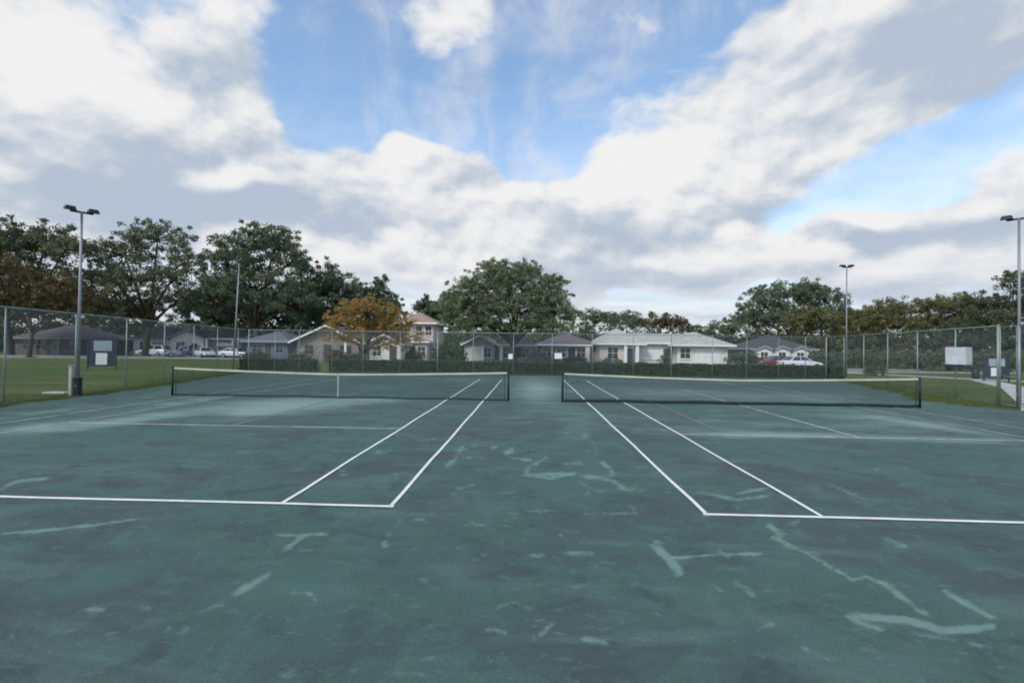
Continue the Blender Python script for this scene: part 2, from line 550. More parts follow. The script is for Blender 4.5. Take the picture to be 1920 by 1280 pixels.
# ------------------------------------------------------------------ ground
def ground_mats():
    # lawn
    mt = bpy.data.materials.new('lawn')
    mt.use_nodes = True
    t = NT(mt.node_tree)
    bs = t.n['Principled BSDF']
    co = t.new('ShaderNodeTexCoord').outputs['Object']
    a = t.noise(t.vmath('MULTIPLY', co, (0.5, 1.6, 1.0)), 0.22, 6, 0.66, 0.5).outputs['Fac']
    b = t.noise(co, 1.3, 6, 0.65).outputs['Fac']
    c = t.noise(co, 14.0, 4, 0.7).outputs['Fac']
    col = t.mix(t.step(b, 0.3, 0.7), (0.056, 0.102, 0.022), (0.100, 0.140, 0.032))
    col = t.mix(t.step(a, 0.44, 0.62), col, (0.165, 0.175, 0.052))
    col = t.mix(t.lin(c, 0.3, 0.7, 0.0, 0.6), col, (0.035, 0.052, 0.016))
    t.put(bs.inputs['Base Color'], col)
    bs.inputs['Roughness'].default_value = 0.95
    bs.inputs['Specular IOR Level'].default_value = 0.1
    bp = t.new('ShaderNodeBump')
    bp.inputs['Strength'].default_value = 0.9
    bp.inputs['Distance'].default_value = 0.06
    t.put(bp.inputs['Height'], c)
    t.put(bs.inputs['Normal'], bp.outputs[0])
    MATS['lawn'] = mt

    # green clay of the courts: damp and dry patches, broom streaks, drag marks and powder
    mt = bpy.data.materials.new('green_clay')
    mt.use_nodes = True
    t = NT(mt.node_tree)
    bs = t.n['Principled BSDF']
    co = t.new('ShaderNodeTexCoord').outputs['Object']
    big = t.noise(co, 0.30, 5, 0.6, 0.8).outputs['Fac']
    sx = t.vmath('MULTIPLY', co, (0.45, 1.5, 1.0))
    streak = t.noise(sx, 0.9, 6, 0.65, 0.6).outputs['Fac']
    mid = t.noise(co, 1.7, 6, 0.65, 0.5).outputs['Fac']
    fine = t.noise(co, 9.0, 6, 0.7).outputs['Fac']
    grit = t.noise(co, 120.0, 3, 0.7).outputs['Fac']
    blot = t.noise(co, 0.75, 7, 0.68, 1.4).outputs['Fac']
    fleck = t.noise(t.vmath('MULTIPLY', co, (1.0, 1.8, 1.0)), 5.0, 5, 0.75, 0.6).outputs['Fac']
    col = t.mix(t.step(big, 0.42, 0.58), (0.083, 0.114, 0.111), (0.082, 0.152, 0.130))
    col = t.mix(t.step(blot, 0.51, 0.60, 0.0, 0.70), col, (0.088, 0.172, 0.146))
    col = t.mix(t.step(blot, 0.47, 0.38, 0.0, 0.75), col, (0.074, 0.099, 0.098))
    col = t.mix(t.step(streak, 0.50, 0.70, 0.0, 0.75), col, (0.130, 0.205, 0.180))
    col = t.mix(t.step(mid, 0.47, 0.33, 0.0, 0.65), col, (0.058, 0.080, 0.080))
    col = t.mix(t.step(mid, 0.55, 0.67, 0.0, 0.60), col, (0.118, 0.200, 0.176))
    col = t.mix(t.step(fleck, 0.56, 0.70, 0.0, 0.75), col, (0.175, 0.265, 0.236))
    col = t.mix(t.step(fine, 0.54, 0.76, 0.0, 0.5), col, (0.155, 0.230, 0.206))
    gran = t.noise(co, 46.0, 4, 0.75).outputs['Fac']
    col = t.mix(t.lin(gran, 0.30, 0.58, 0.40, 0.0), col, (0.045, 0.066, 0.062))
    col = t.mix(t.step(gran, 0.60, 0.74, 0.0, 0.45), col, (0.20, 0.27, 0.245))
    col = t.mix(t.lin(grit, 0.25, 0.75, 0.0, 0.35), col, (0.045, 0.066, 0.062))
    # green algae
    alg = t.math('ADD', t.attr('algae').outputs['Fac'], t.math('MULTIPLY', t.math('SUBTRACT', mid, 0.5), 0.9))
    col = t.mix(t.step(alg, 0.15, 0.9, 0.0, 0.75), col, (0.072, 0.150, 0.126))
    # powder swept along the nets and the far half, where the clay is dry
    pw = t.math('ADD', t.attr('powder').outputs['Fac'], t.math('MULTIPLY', t.math('SUBTRACT', streak, 0.5), 1.1))
    col = t.mix(t.step(pw, 0.10, 1.15, 0.0, 0.9), col, (0.250, 0.335, 0.310))
    # drag marks
    edge = t.math('ADD', t.math('MULTIPLY', t.math('SUBTRACT', fine, 0.5), 1.7), t.math('MULTIPLY', t.math('SUBTRACT', mid, 0.5), 1.5))
    sc = t.math('ADD', t.attr('scuff').outputs['Fac'], edge)
    on = t.step(t.attr('scuff').outputs['Fac'], 0.02, 0.25)
    col = t.mix(t.math('MULTIPLY', on, t.step(sc, 0.15, 0.9, 0.0, 0.72)), col, (0.225, 0.335, 0.305))
    col = t.mix(1.0, col, (0.90, 0.935, 0.885), 'MULTIPLY')
    t.put(bs.inputs['Base Color'], col)
    rg = t.step(big, 0.3, 0.7, 0.70, 0.92)
    t.put(bs.inputs['Roughness'], rg)
    bs.inputs['Specular IOR Level'].default_value = 0.25
    bp = t.new('ShaderNodeBump')
    bp.inputs['Strength'].default_value = 0.55
    bp.inputs['Distance'].default_value = 0.012
    t.put(bp.inputs['Height'], t.math('ADD', t.math('MULTIPLY', gran, 1.4), t.math('ADD', grit, t.math('MULTIPLY', fine, 1.5))))
    t.put(bs.inputs['Normal'], bp.outputs[0])
    MATS['clay'] = mt

    # line tapes: white, scuffed; and the same under a film of clay
    for nm, wear in (('line_white', 0.30), ('line_dusty', 0.62), ('line_faint', 0.88)):
        mt = bpy.data.materials.new(nm)
        mt.use_nodes = True
        t = NT(mt.node_tree)
        bs = t.n['Principled BSDF']
        co = t.new('ShaderNodeTexCoord').outputs['Object']
        n = t.noise(co, 2.2, 6, 0.7).outputs['Fac']
        n2 = t.noise(co, 22.0, 5, 0.7).outputs['Fac']
        w = t.math('ADD', wear - 0.5, t.math('ADD', n, t.math('MULTIPLY', t.math('SUBTRACT', n2, 0.5), 0.7)))
        col = t.mix(t.step(w, 0.15, 1.0), (0.80, 0.80, 0.75), (0.15, 0.215, 0.205))
        t.put(bs.inputs['Base Color'], col)
        bs.inputs['Roughness'].default_value = 0.8
        bs.inputs['Specular IOR Level'].default_value = 0.2
        MATS[nm] = mt


ground_mats()

# fence corners on the ground
FL0, FL1 = Vector((-16.0, -6.6, 0)), Vector((-20.7, 16.4, 0))
FR1, FR0 = Vector((21.6, 18.3, 0)), Vector((16.0, -6.4, 0))


def left_x(y):
    return FL0.x + (FL1.x - FL0.x) * (y - FL0.y) / (FL1.y - FL0.y)


def right_x(y):
    return FR0.x + (FR1.x - FR0.x) * (y - FR0.y) / (FR1.y - FR0.y)


def rag(y, k):
    return .13 * np.sin(y * 3.1 + k) + .09 * np.sin(y * 7.7 + 2 * k) + .06 * np.sin(y * 17.3 + k) + .045 * np.sin(y * 37.0 + 3 * k)


# edge of the clay: close to the fence on the left, grown over with grass inside it on the right
def edge_l(y):
    return left_x(y) + .35 + .6 * np.exp(-((y - 3.0) / 4.5) ** 2) + rag(y, 1.0)


def edge_r(y):
    return right_x(y) - .3 - 1.7 * np.exp(-((y - 2.9) / 2.4) ** 2) - .7 * np.exp(-((y - 8.0) / 3.5) ** 2) + rag(y, 2.0)


LAWN_Z = -0.015
lawn = MB().add([(-900, -300, LAWN_Z), (900, -300, LAWN_Z), (900, 1500, LAWN_Z), (-900, 1500, LAWN_Z)], [(0, 1, 2, 3)]).build('lawn', 'lawn')
tag(lawn, kind='structure')


def seg_dist(P, A, B):
    d = B - A
    t = np.clip(((P - A) @ d) / max(d @ d, 1e-9), 0, 1)
    return np.linalg.norm(P - (A + t[:, None] * d), axis=1)


def court_mesh():
    # rows closer together near the camera, so that the drag marks keep their shape
    ys = [-19.2]
    while ys[-1] < 18.6:
        dpt = max(ys[-1] - CY, 1.8)
        ys.append(ys[-1] + min(0.40, max(0.018, dpt * dpt * 0.0016)))
    ys = np.array(ys)
    us = np.linspace(0, 1, 620)
    rows = []
    for y in ys:
        xl, xr = edge_l(y), edge_r(y)
        ytop = FL1.y + (FR1.y - FL1.y) * us
        rows.append(np.stack([xl + (xr - xl) * us, np.minimum(y, ytop - 0.05), np.zeros_like(us)], 1))
    V = np.concatenate(rows)
    # gentle unevenness, a few millimetres
    V[:, 2] = 0.004 * np.sin(V[:, 0] * 0.8 + 1.3 * np.sin(V[:, 1] * .5)) * np.cos(V[:, 1] * 0.6)
    nx, ny = len(us), len(ys)
    i = np.arange(ny - 1)[:, None] * nx + np.arange(nx - 1)[None, :]
    Fq = np.stack([i, i + 1, i + 1 + nx, i + nx], -1).reshape(-1, 4)
    px, py = pix(V[:, 0], V[:, 1], V[:, 2])
    P = np.stack([px, py], 1)
    front = V[:, 1] > CY + 0.8
    marks = [
        (9, 1, [(1228, 1018), (1250, 1045), (1276, 1073)]), (4, .8, [(1252, 1047), (1340, 1039), (1425, 1038)]), (5, .6, [(1348, 1031), (1366, 1046)]),
        (7, .7, [(1442, 984), (1466, 1002)]), (4, .8, [(1448, 1006), (1530, 1046), (1600, 1087), (1625, 1080), (1660, 1096)]),
        (8, .8, [(1660, 1096), (1735, 1150)]), (4, .6, [(1470, 1024), (1540, 1040)]), (9, .9, [(1590, 1155), (1700, 1160), (1770, 1182), (1862, 1174)]),
        (9, .8, [(1602, 1163), (1655, 1181)]), (7, .8, [(1772, 1107), (1800, 1126), (1862, 1157)]), (6, .5, [(1810, 1206), (1862, 1212)]), (6, .45, [(1700, 1185), (1790, 1200)]),
        (8, .5, [(1380, 1090), (1412, 1114)]), (4, .7, [(1308, 922), (1380, 936), (1442, 929)]), (4, .6, [(1378, 926), (1440, 914)]),
        (8, .8, [(1096, 1198), (1134, 1206)]), (4, .7, [(985, 882), (992, 875), (1026, 857)]), (4, .7, [(985, 880), (996, 890), (1078, 886)]),
        (4, .8, [(984, 890), (1030, 896), (1076, 888)]), (4, .6, [(1056, 869), (1092, 868)]), (5, .8, [(1130, 867), (1146, 880), (1148, 892)]),
        (5, .8, [(1096, 893), (1148, 899), (1168, 915)]), (4, .8, [(838, 872), (852, 862), (867, 838)]), (4, .5, [(862, 856), (915, 858)]),
        (4, .6, [(960, 857), (992, 863)]), (5, .7, [(948, 851), (960, 843)]), (4, .7, [(990, 958), (1026, 958)]), (4, .6, [(1134, 962), (1192, 962), (1178, 940)]),
        (6, .7, [(924, 838), (929, 838)]), (6, .6, [(1094, 816), (1100, 817)]), (5, .5, [(1112, 830), (1122, 850)]), (6, .6, [(996, 1041), (1012, 1041)]),
        (7, .5, [(1062, 1037), (1112, 1036)]), (8, .45, [(1070, 1074), (1084, 1076)]), (5, .45, [(780, 938), (812, 942)]), (5, .4, [(850, 925), (895, 922)]),
        (5, .4, [(1170, 917), (1215, 919)]), (4, .45, [(1225, 921), (1255, 921)]), (5, .5, [(1090, 905), (1110, 915), (1096, 930)]),
        (4, .75, [(0, 1001), (115, 991), (180, 983), (252, 974)]), (4, .75, [(522, 1002), (560, 1003), (614, 1000)]), (6, .8, [(566, 1004), (540, 1027)]),
        (4, .5, [(560, 1032), (614, 1029)]), (9, .5, [(440, 1110), (505, 1078)]), (6, .4, [(374, 1150), (420, 1130)]), (4, .75, [(0, 918), (32, 901), (92, 897)]),
        (14, .5, [(530, 1262), (566, 1252)]), (6, .4, [(716, 1020), (752, 976)]), (6, .6, [(932, 1138), (962, 1128), (996, 1140)]), (8, .5, [(998, 1200), (1036, 1168)]),
        (6, .5, [(312, 1132), (332, 1130)]), (12, .35, [(330, 1190), (352, 1175)]), (6, .4, [(600, 1210), (680, 1203)]), (5, .5, [(205, 1258), (205, 1268)]),
        (5, .5, [(640, 890), (655, 889)]), (5, .5, [(736, 882), (750, 898)]), (4, .45, [(785, 826), (818, 825)]), (4, .4, [(450, 845), (480, 862)]),
        (5, .4, [(1150, 830), (1180, 846)]), (5, .4, [(1550, 905), (1620, 935)]), (4, .35, [(1640, 880), (1720, 872)]), (8, .35, [(1500, 1215), (1560, 1235)]),
        (6, .45, [(930, 1080), (990, 1085)]), (5, .4, [(880, 980), (905, 985)]), (6, .4, [(1660, 1010), (1700, 1025)]), (6, .4, [(700, 850), (728, 846)]),
    ]
    # smaller scuffs and smears left by shoes and the drag brush, thickest down the middle lane
    rm = random.Random(5)
    for i in range(95):
        y0 = rm.uniform(0, 1) ** 1.3
        py0 = 800 + y0 * 470
        px0 = rm.gauss(1030, 130 + 330 * y0) if i % 3 else rm.uniform(0, 1920)
        ln_ = rm.uniform(4, 34) * (.5 + y0)
        an = rm.choice((0, 0, .1, -.15, .5, -.6, 1.0))
        k0 = (px0, py0)
        k1 = (px0 + ln_ * math.cos(an), py0 + ln_ * math.sin(an) * .6)
        k2 = (k1[0] + rm.uniform(-1, 1) * ln_ * .6, k1[1] + rm.uniform(-.4, .4) * ln_)
        marks.append((rm.uniform(2.5, 5.5) * (.6 + .8 * y0), rm.uniform(.22, .5), [k0, k1] + ([k2] if i % 2 else [])))
    scuff = np.zeros(len(V))
    for w, amp, pts in marks:
        for a, b in zip(pts[:-1], pts[1:]):
            A, B = np.array(a, float), np.array(b, float)
            lo, hi = np.minimum(A, B) - 3 * w, np.maximum(A, B) + 3 * w
            k = np.where(front & (px > lo[0]) & (px < hi[0]) & (py > lo[1]) & (py < hi[1]))[0]
            if len(k):
                d = seg_dist(P[k], A, B)
                scuff[k] = np.maximum(scuff[k], amp * np.clip(1.25 - d / w, 0, 1))
    powder = np.zeros(len(V))

    def blob(arr, x, y, rx, ry, tilt, amp):
        c, s = math.cos(R(tilt)), math.sin(R(tilt))
        dx, dy = px - x, py - y
        q = ((c * dx + s * dy) / rx) ** 2 + ((-s * dx + c * dy) / ry) ** 2
        arr += np.where(front, amp * np.exp(-q), 0)

    for b in [(530, 762, 130, 16, -4, 1.0), (480, 772, 60, 8, -5, .5), (720, 750, 120, 7, 0, .6), (250, 786, 180, 9, -8, .9), (60, 802, 90, 9, -6, .9),
              (330, 756, 120, 6, -8, .6), (1005, 730, 45, 25, 0, .65), (1200, 735, 150, 14, 2, .45), (1480, 745, 230, 16, 2, .55), (1350, 795, 260, 26, 3, .35),
              (1700, 790, 220, 18, 5, .45), (1450, 815, 200, 7, 1, .7), (1800, 826, 160, 7, 3, .6), (1080, 800, 40, 60, 0, .3), (1000, 770, 60, 50, 0, .2),
              (560, 802, 200, 5, 0, .5), (860, 712, 90, 6, 0, .4), (700, 725, 90, 8, 0, .3), (100, 770, 120, 5, -8, .5), (1760, 800, 150, 5, 9, .5)]:
        blob(powder, *b)
    algae = np.zeros(len(V))
    for b in [(170, 1085, 150, 32, -14, .9), (560, 1090, 160, 60, -25, .5), (640, 1190, 220, 70, -8, .45), (1090, 880, 70, 60, 0, .5), (820, 1030, 160, 60, 0, .3),
              (1350, 1020, 280, 50, 8, .3), (1150, 1130, 160, 90, 0, .3), (1480, 1120, 160, 60, 0, .25), (1010, 900, 180, 60, 0, .25)]:
        blob(algae, *b)
    return np_mesh('court_surface', V, Fq, {'scuff': scuff, 'powder': powder, 'algae': algae})


court = obj('court_surface', court_mesh(), 'clay', smooth=True)
tag(court, kind='structure')


def line(x0, y0, x1, y1, w, mat):
    d = Vector((x1 - x0, y1 - y0, 0))
    L = d.length
    d.normalize()
    n = Vector((-d.y, d.x, 0)) * w / 2
    k = max(2, int(L / 0.5))
    vs, fs = [], []
    ph = random.uniform(0, 6)
    for i in range(k + 1):
        p = Vector((x0, y0, 0.009)) + d * L * i / k
        off = n.normalized() * (0.008 * math.sin(i * 0.7 + ph) + random.uniform(-.004, .004)) if 0 < i < k else Vector()
        for s in (-1, 1):
            vs.append(p + n * s + off)
    for i in range(k):
        fs.append((2 * i, 2 * i + 2, 2 * i + 3, 2 * i + 1))
    return MB().add(vs, fs).build('court_line', mat, court)


HB, SV = 11.885, 6.40
for s in (-1, 1):
    inner, outer = s * GAP, s * (GAP + 10.97)
    s_in, s_out, mid = s * (GAP + 1.372), s * (GAP + 9.598), s * (GAP + 5.485)
    line(inner - s * .04, -HB, outer, -HB, .068, 'line_white')
    line(inner, -HB + .046, inner, HB - .046, .052, 'line_white')
    line(s_in, -HB + .046, s_in, HB - .046, .052, 'line_white')
    line(outer, -HB + .046, outer, HB, .052, 'line_dusty')
    line(s_out, -HB + .046, s_out, HB - .046, .052, 'line_dusty')
    line(inner - s * .04, HB, outer, HB, .085, 'line_dusty')
    line(s_in + s * .034, -SV, s_out - s * .034, -SV, .075, 'line_dusty')
    line(s_in + s * .034, SV, s_out - s * .034, SV, .075, 'line_faint')
    line(mid, -SV + .04, mid, SV - .04, .065, 'line_dusty' if s > 0 else 'line_faint')
# the extra, fainter line of a short practice court on the right-hand side
line(4.42, -SV + .04, 4.42, SV - .04, .05, 'line_faint')
# ------------------------------------------------------------------ tennis nets
def tennis_net(s, label):
    t = thing('tennis_net', label, 'tennis net', (s * (GAP + 5.485), 0, 0), 0, 'pair of tennis nets')
    hw = 5.485 + 0.914
    H1, H0 = 1.07, 0.925

    def top(x):
        return H0 + (H1 - H0) * (abs(x) / hw) ** 1.35

    for q in (-1, 1):
        p = MB().tube([(q * hw, 0, -0.02), (q * hw, 0, 1.09)], 0.042, 10)
        post = p.build('net_post', 'net_green', t, True)
        MB().tube([(q * hw, 0, 1.0905), (q * hw, 0, 1.115)], [0.05, 0.03], 10).build('post_cap', 'net_green', post, True)
        # slim side rod on which the net's end is laced
        MB().tube([(q * (hw - .13), 0, 0.02), (q * (hw - .13), 0, 1.02)], 0.012, 6).build('lacing_rod', 'net_green', t, True)
    xs = np.linspace(-hw + .06, hw - .06, 41)
    band = MB()
    for a, b in zip(xs[:-1], xs[1:]):
        for y in (-.012, .012):
            pass
        za, zb = top(a), top(b)
        band.add([(a, -.014, za), (b, -.014, zb), (b, .014, zb), (a, .014, za), (a, -.016, za - .062), (b, -.016, zb - .062), (b, .016, zb - .062), (a, .016, za - .062)],
                 [(0, 1, 2, 3), (0, 4, 5, 1), (3, 2, 6, 7), (4, 7, 6, 5)])
    band.build('headband', 'net_tape', t)
    rb = .030 if s < 0 else .055
    MB().tube([(x, 0, rb + 0.01 + 0.018 * math.sin(x * 1.1) ** 2) for x in xs], rb, 6).build('bottom_tape', 'net_green', t, True)
    # knotted cords, about 45 mm apart: too small to pick apart singly
    c = MB()
    w = 0.0022
    for i in range(int(2 * (hw - .13) / 0.045) + 1):
        x = -hw + .13 + i * 0.045
        zt, zb = top(x) - .07, 0.05
        c.add([(x - w, 0, zb), (x + w, 0, zb), (x + w, 0, zt), (x - w, 0, zt)], [(0, 1, 2, 3)])
    xs2 = np.linspace(-hw + .13, hw - .13, 25)
    for j in range(1, 20):
        fz = j / 20
        for a, b in zip(xs2[:-1], xs2[1:]):
            za, zb = .05 + (top(a) - .12) * fz, .05 + (top(b) - .12) * fz
            c.add([(a, .001, za - w), (b, .001, zb - w), (b, .001, zb + w), (a, .001, za + w)], [(0, 1, 2, 3)])
    tag(c.build('net_cords', 'net_cord', t), kind='stuff')
    if s < 0:
        MB().box(-.026, .026, -.021, -.017, 0.0, .93).build('centre_strap', 'strap_grey', t)
    MB().tube([(-.0, 0, -.02), (0, 0, .05)], .03, 8).build('ground_anchor', 'net_green', t)
    return t


tennis_net(-1, 'left tennis net with white top band and dark green posts')
tennis_net(1, 'right tennis net with white top band and dark bottom tape')


# ------------------------------------------------------------------ chain-link fences
def fence(name, label, A, B, H, posts, thick=(), wire=.0031, group='chain-link fences around the courts'):
    d = (B - A)
    L = d.length
    t = thing(name, label, 'fence', A, math.atan2(d.y, d.x), group)
    for i, s in enumerate(posts):
        r = 0.045 if i in thick else 0.026
        p = MB().tube([(s, 0, -.05), (s, 0, H + (.02 if i in thick else -.03))], r, 8).build('fence_post', 'galvanised', t, True)
        MB().tube([(s, 0, H + (.021 if i in thick else -.029)), (s, 0, H + (.06 if i in thick else .0))], [r * 1.2, r * .5], 8).build('post_cap', 'galvanised', p, True)
    MB().tube([(0, -.0, H), (L, 0, H)], 0.022, 8).build('top_rail', 'galvanised', t, True)
    MB().tube([(0, -.0, .08), (L, 0, .08)], 0.006, 5).build('tension_wire', 'galvanised', t)
    pitch = 0.075
    r = wire
    h0, h1 = 0.05, H - .02
    hh = h1 - h0
    V, Fc = [], []
    n = int((L + hh) / pitch)
    for k in range(n + 1):
        x = -hh + k * pitch
        for sgn in (1, -1):
            a = (x, h0) if sgn > 0 else (x + hh, h0)
            b = (x + hh, h1) if sgn > 0 else (x, h1)
            # clip to 0..L
            (xa, za), (xb, zb) = a, b
            if max(xa, xb) <= 0 or min(xa, xb) >= L:
                continue

            def cl(xa, za, xb, zb):
                if xa < 0:
                    za += (zb - za) * (0 - xa) / (xb - xa)
                    xa = 0
                if xa > L:
                    za += (zb - za) * (L - xa) / (xb - xa)
                    xa = L
                return xa, za
            xa2, za2 = cl(xa, za, xb, zb)
            xb2, zb2 = cl(xb, zb, xa, za)
            y = -.036 + .003 * sgn
            o = len(V)
            q = r * 0.72
            V += [(xa2 - q, y, za2 + q * sgn), (xa2 + q, y, za2 - q * sgn), (xb2 + q, y, zb2 - q * sgn), (xb2 - q, y, zb2 + q * sgn)]
            Fc.append((o, o + 1, o + 2, o + 3))
    me = np_mesh('chain_link', np.array(V), np.array(Fc))
    tag(obj('chain_link', me, 'chain_wire', t), kind='stuff')
    return t


FH = 3.05
dfar = FR1 - FL1
Lf = dfar.length


def along_far(px):
    # distance along the far fence of the post seen at photo column px
    best = min((abs(pix(*(FL1 + dfar * k / 2000), )[0] - px), k) for k in range(2001))
    return Lf * best[1] / 2000


far_cols = [515, 560, 622, 680, 750, 820, 887, 962, 1035, 1110, 1187, 1258, 1335, 1400, 1460, 1510]
far_posts = [0.0] + [along_far(c) for c in far_cols] + [Lf]
fence('chain_link_fence', 'tall chain-link fence along the far end in front of the hedge', FL1, FR1, FH, far_posts, thick=(0, 6, 12, len(far_posts) - 1), wire=.0017)
dl = FL1 - FL0
fence('chain_link_fence', 'tall chain-link fence along the left side in front of the lawn', FL0, FL1 + Vector((-.12, -.1, 0)), FH, [0.3] + [.3 + 3.05 * i for i in range(1, 7)] + [dl.length - 1.6], thick=(0,))
dr = FR1 - FR0
GATE0 = 6.85       # where the gateway to the path starts, measured from the near end
fence('chain_link_fence', 'tall chain-link fence along the right side with a white sign on it', FR0 + dr.normalized() * (GATE0 + 1.05), FR1 + Vector((.12, -.1, 0)), FH,
      [0.0, 2.6, 5.6, 8.6, 11.6, 14.6], thick=(0,))
fence('chain_link_fence', 'short near piece of chain-link fence beside the concrete walk at right', FR0, FR0 + dr.normalized() * GATE0, FH, [0.3, 3.3, GATE0], thick=(2,))


# gate closing the gap by the walk
ga = FR0 + dr.normalized() * (GATE0 + .08)
gt = thing('fence_gate', 'narrow chain-link gate between the two pieces of the right fence', 'gate', ga, math.atan2(dr.y, dr.x))
for x in (.03, .86):
    MB().tube([(x, 0, .06), (x, 0, FH - .02)], .02, 8).build('gate_stile', 'galvanised', gt, True)
for z in (.09, 1.15, FH - .05):
    MB().tube([(.05, 0, z), (.84, 0, z)], .016, 8).build('gate_rail', 'galvanised', gt, True)
for z in (.5, 2.4):
    MB().cbox(-.03, .03, -.03, .03, z - .05, z + .05, .008).build('hinge', 'galvanised', gt)
MB().cbox(.80, .90, -.05, -.021, 1.02, 1.10, .008).build('latch', 'lamp_dark', gt)
mb_ = MB()
for k in range(-40, 14):
    for sg in (1, -1):
        x0_, x1_ = k * .075, k * .075 + (FH - .2)
        lo, hi = max(x0_, .04), min(x1_, .85)
        if lo < hi:
            za, zb = .1 + (lo - x0_), .1 + (hi - x0_)
            if sg < 0:
                za, zb = FH - .1 - (lo - x0_), FH - .1 - (hi - x0_)
            mb_.add([(lo, -.022 + .002 * sg, za - .003), (hi, -.022 + .002 * sg, zb - .003), (hi, -.022 + .002 * sg, zb + .003), (lo, -.022 + .002 * sg, za + .003)], [(0, 1, 2, 3)])
tag(mb_.build('chain_link', 'chain_wire', gt), kind='stuff')


# ------------------------------------------------------------------ floodlight poles
def flood_pole(label, base, H, heads, rz=0.0, lean=0.0):
    t = thing('floodlight_pole', label, 'floodlight', base, rz, 'floodlight poles around the courts')
    t.rotation_euler = (0, lean, rz)
    MB().tube([(0, 0, -.05), (0, 0, H * .5), (0, 0, H)], [.06, .05, .04], 10).build('pole', 'pole_metal', t, True)
    MB().tube([(0, 0, .0), (0, 0, .06)], .15, 12).build('base_plate', 'pole_metal', t)
    w = .34
    MB().box(-w, w, -.03, .03, H - .05, H + .02).build('crossarm', 'lamp_dark', t)
    for hx, tilt in heads:
        bm = bmesh.new()
        bmesh.ops.create_cube(bm, size=1)
        for p in bm.verts:
            k = 1.0 if p.co.z < 0 else .72
            p.co = (p.co.x * .38 * k, p.co.y * .34 * k, p.co.z * .16)
        bmesh.ops.bevel(bm, geom=bm.edges[:], offset=.02, segments=1, affect='EDGES')
        mt = Matrix.Translation((hx, 0, H + .10)) @ Euler((R(10), tilt, 0)).to_matrix().to_4x4()
        h = MB().bm(bm, mt).build('lamp_head', 'lamp_dark', t)
        g = MB().add([mt @ Vector(q) for q in ((-.15, -.13, -.084), (.15, -.13, -.084), (.15, .13, -.084), (-.15, .13, -.084))], [(0, 1, 2, 3)])
        g.build('lens', 'lamp_glass', h)
        MB().tube([(hx, 0, H), (hx, 0, H + .07)], .025, 6).build('bracket', 'lamp_dark', h)


p1 = at(146, 700, .1)
flood_pole('floodlight pole on the left, standing by the timber post', (p1.x, .1, 0), 7.02, [(-.34, 0), (.34, 0)], R(52))
p2 = at(446, 690, 16.0)
flood_pole('slim leaning floodlight pole at the left far fence corner', (p2.x - .35, 16.0, 0), 7.95, [(0, 0)], 0.0, R(2.2))
p3 = at(1587, 700, 18.7)
flood_pole('floodlight pole at the right far corner behind the hedge end', (p3.x, 18.7, 0), 8.3, [(-.3, 0), (.3, R(-14))], 0.0)
p4 = at(1911, 640, 1.7)
flood_pole('floodlight pole at the right edge of the picture', (p4.x, 1.7, 0), 7.3, [(-.34, 0), (.34, 0)], R(-48))


# ------------------------------------------------------------------ small things by the fences
def notice_board(label, loc, z0, z1, w, rz, legs):
    t = thing('notice_board', label, 'notice board', loc, rz, 'notice boards on the lawns')
    for s in (-1, 1):
        if legs:
            MB().cbox(s * w / 2 - .045, s * w / 2 + .045, -.045, .045, -.05, z1 + .06).build('post', 'navy', t)
        else:
            MB().box(s * w / 2 - .045, s * w / 2 + .045, -.035, .03, z0 - .05, z1 + .05).build('side_frame', 'navy', t)
    MB().box(-w / 2 + .046, w / 2 - .046, -.02, .02, z0, z1).build('panel', 'navy', t)
    hh = z1 - z0
    a = MB().box(-w * .30, w * .34, -.028, -.0205, z0 + hh * .56, z0 + hh * .93).build('sheet', 'sheet_grey', t)
    a['label'] = 'grey printed sheet'
    b = MB().box(-w * .22, w * .18, -.028, -.0205, z0 + hh * .06, z0 + hh * .48).build('sheet', 'sheet_white', t)
    b['label'] = 'bright white sheet'
    if legs:
        MB().box(-w / 2 - .06, w / 2 + .06, -.09, .09, z1 + .062, z1 + .10).build('cap_board', 'navy', t)


notice_board('dark notice board with a grey and a white sheet, on the left lawn', gnd(191, 692, LAWN_Z), .22, 2.28, 1.7, R(24), True)
notice_board('lower dark notice board with two sheets, on the right lawn', gnd(1868, 715, LAWN_Z), .30, 1.75, 1.35, R(-24), True)

b0 = gnd(133, 741)
t = thing('timber_post', 'pale weathered timber post standing by the left fence', 'post', (b0.x, b0.y, 0))
MB().cbox(-.06, .06, -.06, .06, -.05, 1.06, .008).build('shaft', 'timber', t)
MB().cbox(-.075, .075, -.075, .075, 1.061, 1.10, .008).build('cap', 'timber', t)
t = thing('control_box', 'small black control box standing against the pale timber post', 'box', (b0.x + .27, b0.y - .02, 0))
MB().cbox(-.11, .11, -.09, .09, 0.001, .62, .02).build('case', 'black_plastic', t)
MB().cbox(-.13, .13, -.11, .11, .621, .67, .015).build('lid', 'black_plastic', t)
MB().cbox(-.02, .02, -.105, -.091, .34, .40, .004).build('latch', 'galvanised', t)
sl = gnd(112, 737)
tag(MB().cbox(-.5, .42, -.22, .22, -.03, .045, .015).build('concrete_slab', 'concrete', loc=(sl.x - .1, sl.y + .1, 0)), 'low concrete slab in the grass beside the timber post', 'slab')


def bin_(label, X, Y):
    t = thing('rubbish_bin', label, 'bin', (X, Y, 0))
    MB().tube([(0, 0, 0), (0, 0, .04), (0, 0, .86)], [.20, .22, .26], 14).build('body', 'black_plastic', t, True)
    MB().tube([(0, 0, .861), (0, 0, .89), (0, 0, .95)], [.29, .29, .17], 14).build('lid', 'black_plastic', t, True)
    for k in range(2):
        MB().tube([(.245 * math.cos(a), .245 * math.sin(a), .3 + .3 * k) for a in np.linspace(0, 2 * math.pi, 17)], .014, 5).build('hoop', 'lamp_dark', t)


